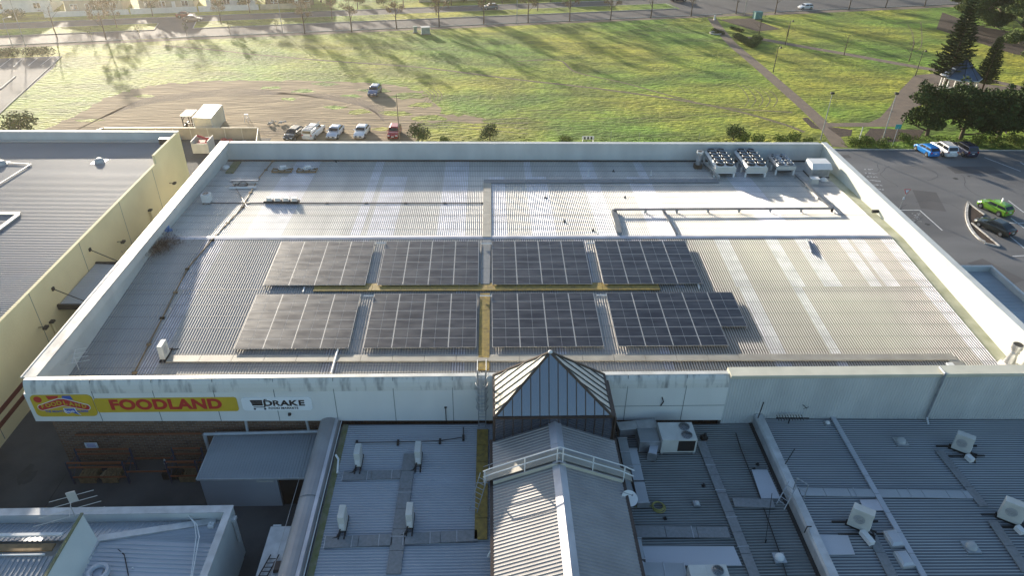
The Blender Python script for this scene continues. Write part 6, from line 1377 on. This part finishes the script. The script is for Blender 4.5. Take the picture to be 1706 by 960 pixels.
for i, (x, n_, l_) in enumerate(((-29.0, 4, 'leftmost under the racking'), (-27.4, 3, 'middle under the racking'), (-21.9, 3, 'right under the racking'))):
    o = thing('pallet_stack', (x, 37.6, 0), 'stack of wooden pallets, ' + l_, 'pallets')
    for k in range(n_):
        z = .012+k*.16; m = MB()
        for y in (-.5, 0, .5): m.b2(x-.55, x+.55, 37.6+y-.05, 37.6+y+.05, z, z+.1)
        for q in range(5): m.b2(x-.55+q*.24, x-.43+q*.24, 37.05, 38.15, z+.1, z+.125)
        m.build('pallet', 'wood', o)
p = onY(150, 744, 38.98) if 0 else Vector((-28.4, 38.93, 2.2)); p = onY(152, 743, 38.9)
o = thing('notice_board', p, 'small white notice board on the brick wall above the racking', 'sign'); MB().box((p.x, 38.93, p.z), (.9, .04, .5)).build('board', 'sign_white', o); m = MB()
for k in range(4): m.box((p.x, 38.905, p.z+.16-.1*k), (.66-.06*(k % 2), .01, .035))
m.build('print_lines', 'sign_blue', o)
q = G(183, 795, 0); tag(MB().box((q.x, q.y, .3), (.9, .35, .12), -.35).box((q.x-.3, q.y-.1, .15), (.5, .4, .3), -.3).build('cardboard_box', 'cardboard', loc=q), 'flattened cardboard box lying on the dark yard', 'box')
q = G(276, 773, 0); tag(MB().rod(q, q+Vector((0, 0, .5)), .12, .04).build('traffic_cone', 'white', loc=q), 'small pale cone at the foot of the racking', 'cone')
m = MB(); q = G(45, 795, .013); m.flat([(q.x+math.cos(a)*random.uniform(.35, 1.15)*.8, q.y+math.sin(a)*random.uniform(.4, 1.3)*1.2) for a in [k*.42 for k in range(15)]], .0125); struct('oil_stain', m, 'oil')
m = MB()
for y in (34.2, 30.5): m.bar((-37, y, .0125), (-20, y, .0125), .05, .001)
m.bar((-31, 20, .0125), (-31, 38, .0125), .05, .001); struct('yard_joint', m, 'black')
q = G(300, 768, 0); m = MB()
for k in range(3): m.box((q.x+.5*k-.3, 37.5, .35), (.42, .5, .6))
tag(m.build('plastic_crates', 'dark_metal', loc=(q.x, 37.5, 0)), 'dark crates at the right end of the racking', 'crates')
# pale roofed kiosk / truck body low down with ladder on it
o = thing('parked_truck', G(460, 905, 2.8), 'pale flat topped truck body beside the curved parapet with a black ladder on it', 'truck')
a = G(452, 879, 2.8); b = G(482, 879, 2.8); c = G(430, 965, 2.8); x0_ = a.x; 
MB().b2(a.x, a.x+2.2, 20, a.y, .9, 2.75).build('body', 'offwhite', o, bevel=.04); MB().b2(a.x-.03, a.x+2.23, 20, a.y+.03, 2.76, 2.82).build('roof', 'trim', o)
for y in (21, a.y-1.2):
    for x in (a.x+.15, a.x+2.05): MB().rod((x-.15, y, .48), (x+.15, y, .48), .47, n=16).build('wheel', 'tyre', o)
MB().b2(a.x+.2, a.x+2.0, 20.2, a.y-.2, .5, .9).build('chassis', 'black', o); MB().b2(a.x+.1, a.x+.6, a.y+.05, a.y+.15, 2.7, 2.85).build('marker_lamp', 'white', o)
o = thing('black_ladder', G(450, 935, 2.9), 'black ladder lying on the pale truck roof', 'ladder'); p, q = G(458, 925, 2.95), G(430, 975, 2.95); ladder(o, p, q, .5, 'black', r=.04, ax=Vector((1, 0, .0)))
tag(MB().box((G(464, 945, 3.0)), (.6, .6, .3), .1).build('crate', 'brown_metal', loc=G(464, 945, 3)), 'dark brown crate beside the black ladder', 'crate')
# ================================================================== BOTTOM LEFT BUILDING
BX, BY, BZ = -16.0, 30.95, 4.5
o = thing('corner_shop_building', (-26, 26, 0), 'low building with pale parapet and hipped grey roof at the bottom left', 'building')
MB().b2(-60, BX-.03, 12, BY-.03, 0, BZ-.8).build('wall', 'parapet_grey', o)
m = MB(); m.b2(-60, BX, BY-.5, BY, BZ-.8, BZ-.06); m.b2(BX-.35, BX, 12, BY-.5, .01, BZ-.06); m.build('parapet', 'parapet_grey', o)
m = MB(); m.b2(-60, BX+.04, BY-.52, BY+.04, BZ-.06, BZ); m.b2(BX-.4, BX+.04, 12, BY-.52, BZ-.06, BZ); m.build('parapet_cap', 'trim', o)
kx, ky = G(168, 906, 4.0).x, G(168, 906, 4.0).y; hx, hy = G(320, 872, 3.8).x, G(320, 872, 3.8).y
K_ = Vector((kx, ky, 4.35)); Hc = Vector((BX-1.4, BY-.7, 3.75))
# back facing slope, ribs running down to the back parapet, and the right hand slope
m = MB(); corrug(m, (-60, BY-.55, 3.75), (-60, ky, 4.3), (K_.x, BY-.55, 3.75), .3, .05); m.build('roof_sheeting', 'wing_left', o)
m = MB()
def tri_corr(m, A_, B_, C_, n, h=.05): # ribs parallel to A->B spread to C
    for k in range(n):
        t0, t1, t2 = k/n, (k+.62)/n, (k+1)/n
        m.poly([A_.lerp(C_, t0), B_.lerp(C_, t0), B_.lerp(C_, t1), A_.lerp(C_, t1)]); up_ = Vector((0, 0, h)); t3 = (k+.81)/n
        m.poly([A_.lerp(C_, t1), B_.lerp(C_, t1), B_.lerp(C_, t3)+up_, A_.lerp(C_, t3)+up_]); m.poly([A_.lerp(C_, t3)+up_, B_.lerp(C_, t3)+up_, B_.lerp(C_, t2), A_.lerp(C_, t2)])
tri_corr(m, Vector((K_.x, BY-.55, 3.75)), K_, Vector((BX-.9, BY-.55, 3.75)), 20); m.build('roof_sheeting', 'wing_left', o)
m = MB(); corrug(m, (K_.x, ky+.0, 4.34), (BX-.36, ky, 3.72), (K_.x, 12, 4.34), .3, .05); m.build('roof_sheeting', 'wing_left', o)
m = MB(); tri_corr(m, Vector((BX-.36, ky, 3.72)), K_, Vector((BX-.36, BY-.55, 3.72)), 16); m.build('roof_sheeting', 'wing_left', o)
m = MB(); m.bar(K_+Vector((0, 0, .08)), Vector((BX-1.0, BY-.6, 3.82)), .45, .12); m.bar(K_+Vector((-.1, .1, .05)), Vector((K_.x-1.0, 12, 4.2)), .5, .1); m.build('hip_capping', 'trim', o)
m = MB(); m.bar((-60, ky+.3, 4.5), (K_.x-2.2, ky+.3, 4.5), .2, .12); m.build('ridge_bar', 'white', o); MB().bar((-60, ky-.5, 4.35), (K_.x-2.4, ky-.5, 4.35), .5, .1).build('old_gutter', 'wood', o); MB().bar((-60, ky-1.05, 4.42), (K_.x-2.6, ky-1.05, 4.42), .08, .1).build('edge_trim', 'white', o)
m = MB(); corrug(m, (-60, ky-1.1, 4.3), (-60, 12, 3.6), (K_.x-1.2, ky-1.1, 4.3), .3, .05); m.build('roof_sheeting', 'zinc_grey', o)
# cream gable panel: slanting blade wall
pA = G(137, 856, 5.6); pB = G(75, 962, 5.6); pC = G(166, 906, 4.3); pD = G(138, 962, 4.3)
m = MB(); m.hexa([pB, pA, pC, pD], [pB+Vector((-.12, .0, -.05)), pA+Vector((-.12, 0, -.05)), pC+Vector((-.12, 0, -.1)), pD+Vector((-.12, 0, -.1))]); m.build('blade_wall', 'parapet_cream', o)
m = MB(); m.bar(pA+Vector((0, 0, .02)), pB+Vector((0, 0, .02)), .16, .08); m.build('blade_cap', 'moss', o)
MB().path([G(a, b, 4.2) for a, b in ((170, 904), (192, 912), (207, 925), (214, 960))], .03).build('cable', 'black', o)
MB().path([G(a, b, 4.2) for a, b in ((312, 858), (328, 875), (332, 895), (320, 962))], .035).path([G(a, b, 4.2) for a, b in ((312, 858), (324, 872), (327, 895), (318, 962))], .03).build('hose', 'white', o)
for (a, b) in ((352, 876), (223, 952)): q = G(a, b, 3.9); MB().box((q.x, q.y, q.z), (.35, .35, .2)).rod(q, q+Vector((0, 0, .3)), .05).build('bracket', 'white', o)
p = G(165, 952, 4.6); tag(MB().torus((p.x, p.y-.1, p.z), .5, .16, n=18).box((p.x-.1, p.y, p.z-.25), (.5, .5, .3)).build('cowl_vent', 'wing_left', loc=p), 'round grey blue cowl vent at the bottom edge beside the cream blade wall', 'vent')
p = onX(390, 880, BX+.02); tag(MB().rod((BX+.14, p.y, 2.0), (BX+.14, p.y, 4.0), .12).box((BX+.14, p.y, 4.05), (.35, .35, .2)).build('down_pipe', 'trim', loc=(BX, p.y, 2)), 'pale down pipe with rain head on the outer wall of the bottom left building', 'pipe')
q = G(130, 856, BZ); antenna(q-Vector((0, .3, 0)), 1.0, 4, 1.9, R(22), 'large tv antenna with grid reflector above the bottom left parapet', 'zinc_white', panel=True)
# ================================================================== LIGHT AND AIR
w = bpy.data.worlds.new('World'); sc.world = w; w.use_nodes = True; nt = w.node_tree
sk = nt.nodes.new('ShaderNodeTexSky'); sk.sky_type = 'NISHITA'; sk.sun_disc = False; SE, SA = R(10.4), R(-27.8)
sk.sun_elevation = SE; sk.sun_rotation = SA; sk.air_density = 1.0; sk.dust_density = 1.2; sk.ozone_density = 2.2
nt.links.new(sk.outputs[0], nt.nodes['Background'].inputs[0]); nt.nodes['Background'].inputs[1].default_value = SKY
sd = bpy.data.lights.new('sun', 'SUN'); so = bpy.data.objects.new('sun', sd); col.objects.link(so)
sd.energy = SUN; sd.angle = R(.8); sd.color = (1., .89, .73)
dirv = Vector((math.sin(SA)*math.cos(SE), math.cos(SA)*math.cos(SE), math.sin(SE))); so.rotation_euler = dirv.to_track_quat('Z', 'Y').to_euler(); so.location = (0, 0, 80)
if HAZE:  # volume added for its glow, standing in mostly for lens flare
    hm = bpy.data.materials.new('glare_haze'); hm.use_nodes = True; ht = hm.node_tree; ht.nodes.remove(ht.nodes['Principled BSDF']); v = ht.nodes.new('ShaderNodeVolumePrincipled')
    v.inputs['Color'].default_value = (.96, .90, .80, 1); v.inputs['Density'].default_value = HAZE; v.inputs['Anisotropy'].default_value = .82
    ht.links.new(v.outputs[0], ht.nodes['Material Output'].inputs['Volume']); MT['glare_haze'] = hm
    hz = MB().b2(-1550, 1550, -750, 1850, -2, 42).build('haze', 'glare_haze'); hz['kind'] = 'stuff'; hz['label'] = 'thin added haze imitating lens flare glow over the whole scene'
sc.render.engine = 'CYCLES'
vs = sc.view_settings; vs.view_transform = 'Standard'; vs.look = 'None'; vs.gamma = 1; vs.use_curve_mapping = False; vs.exposure = EXPO
sc.render.resolution_x = 1024; sc.render.resolution_y = 577
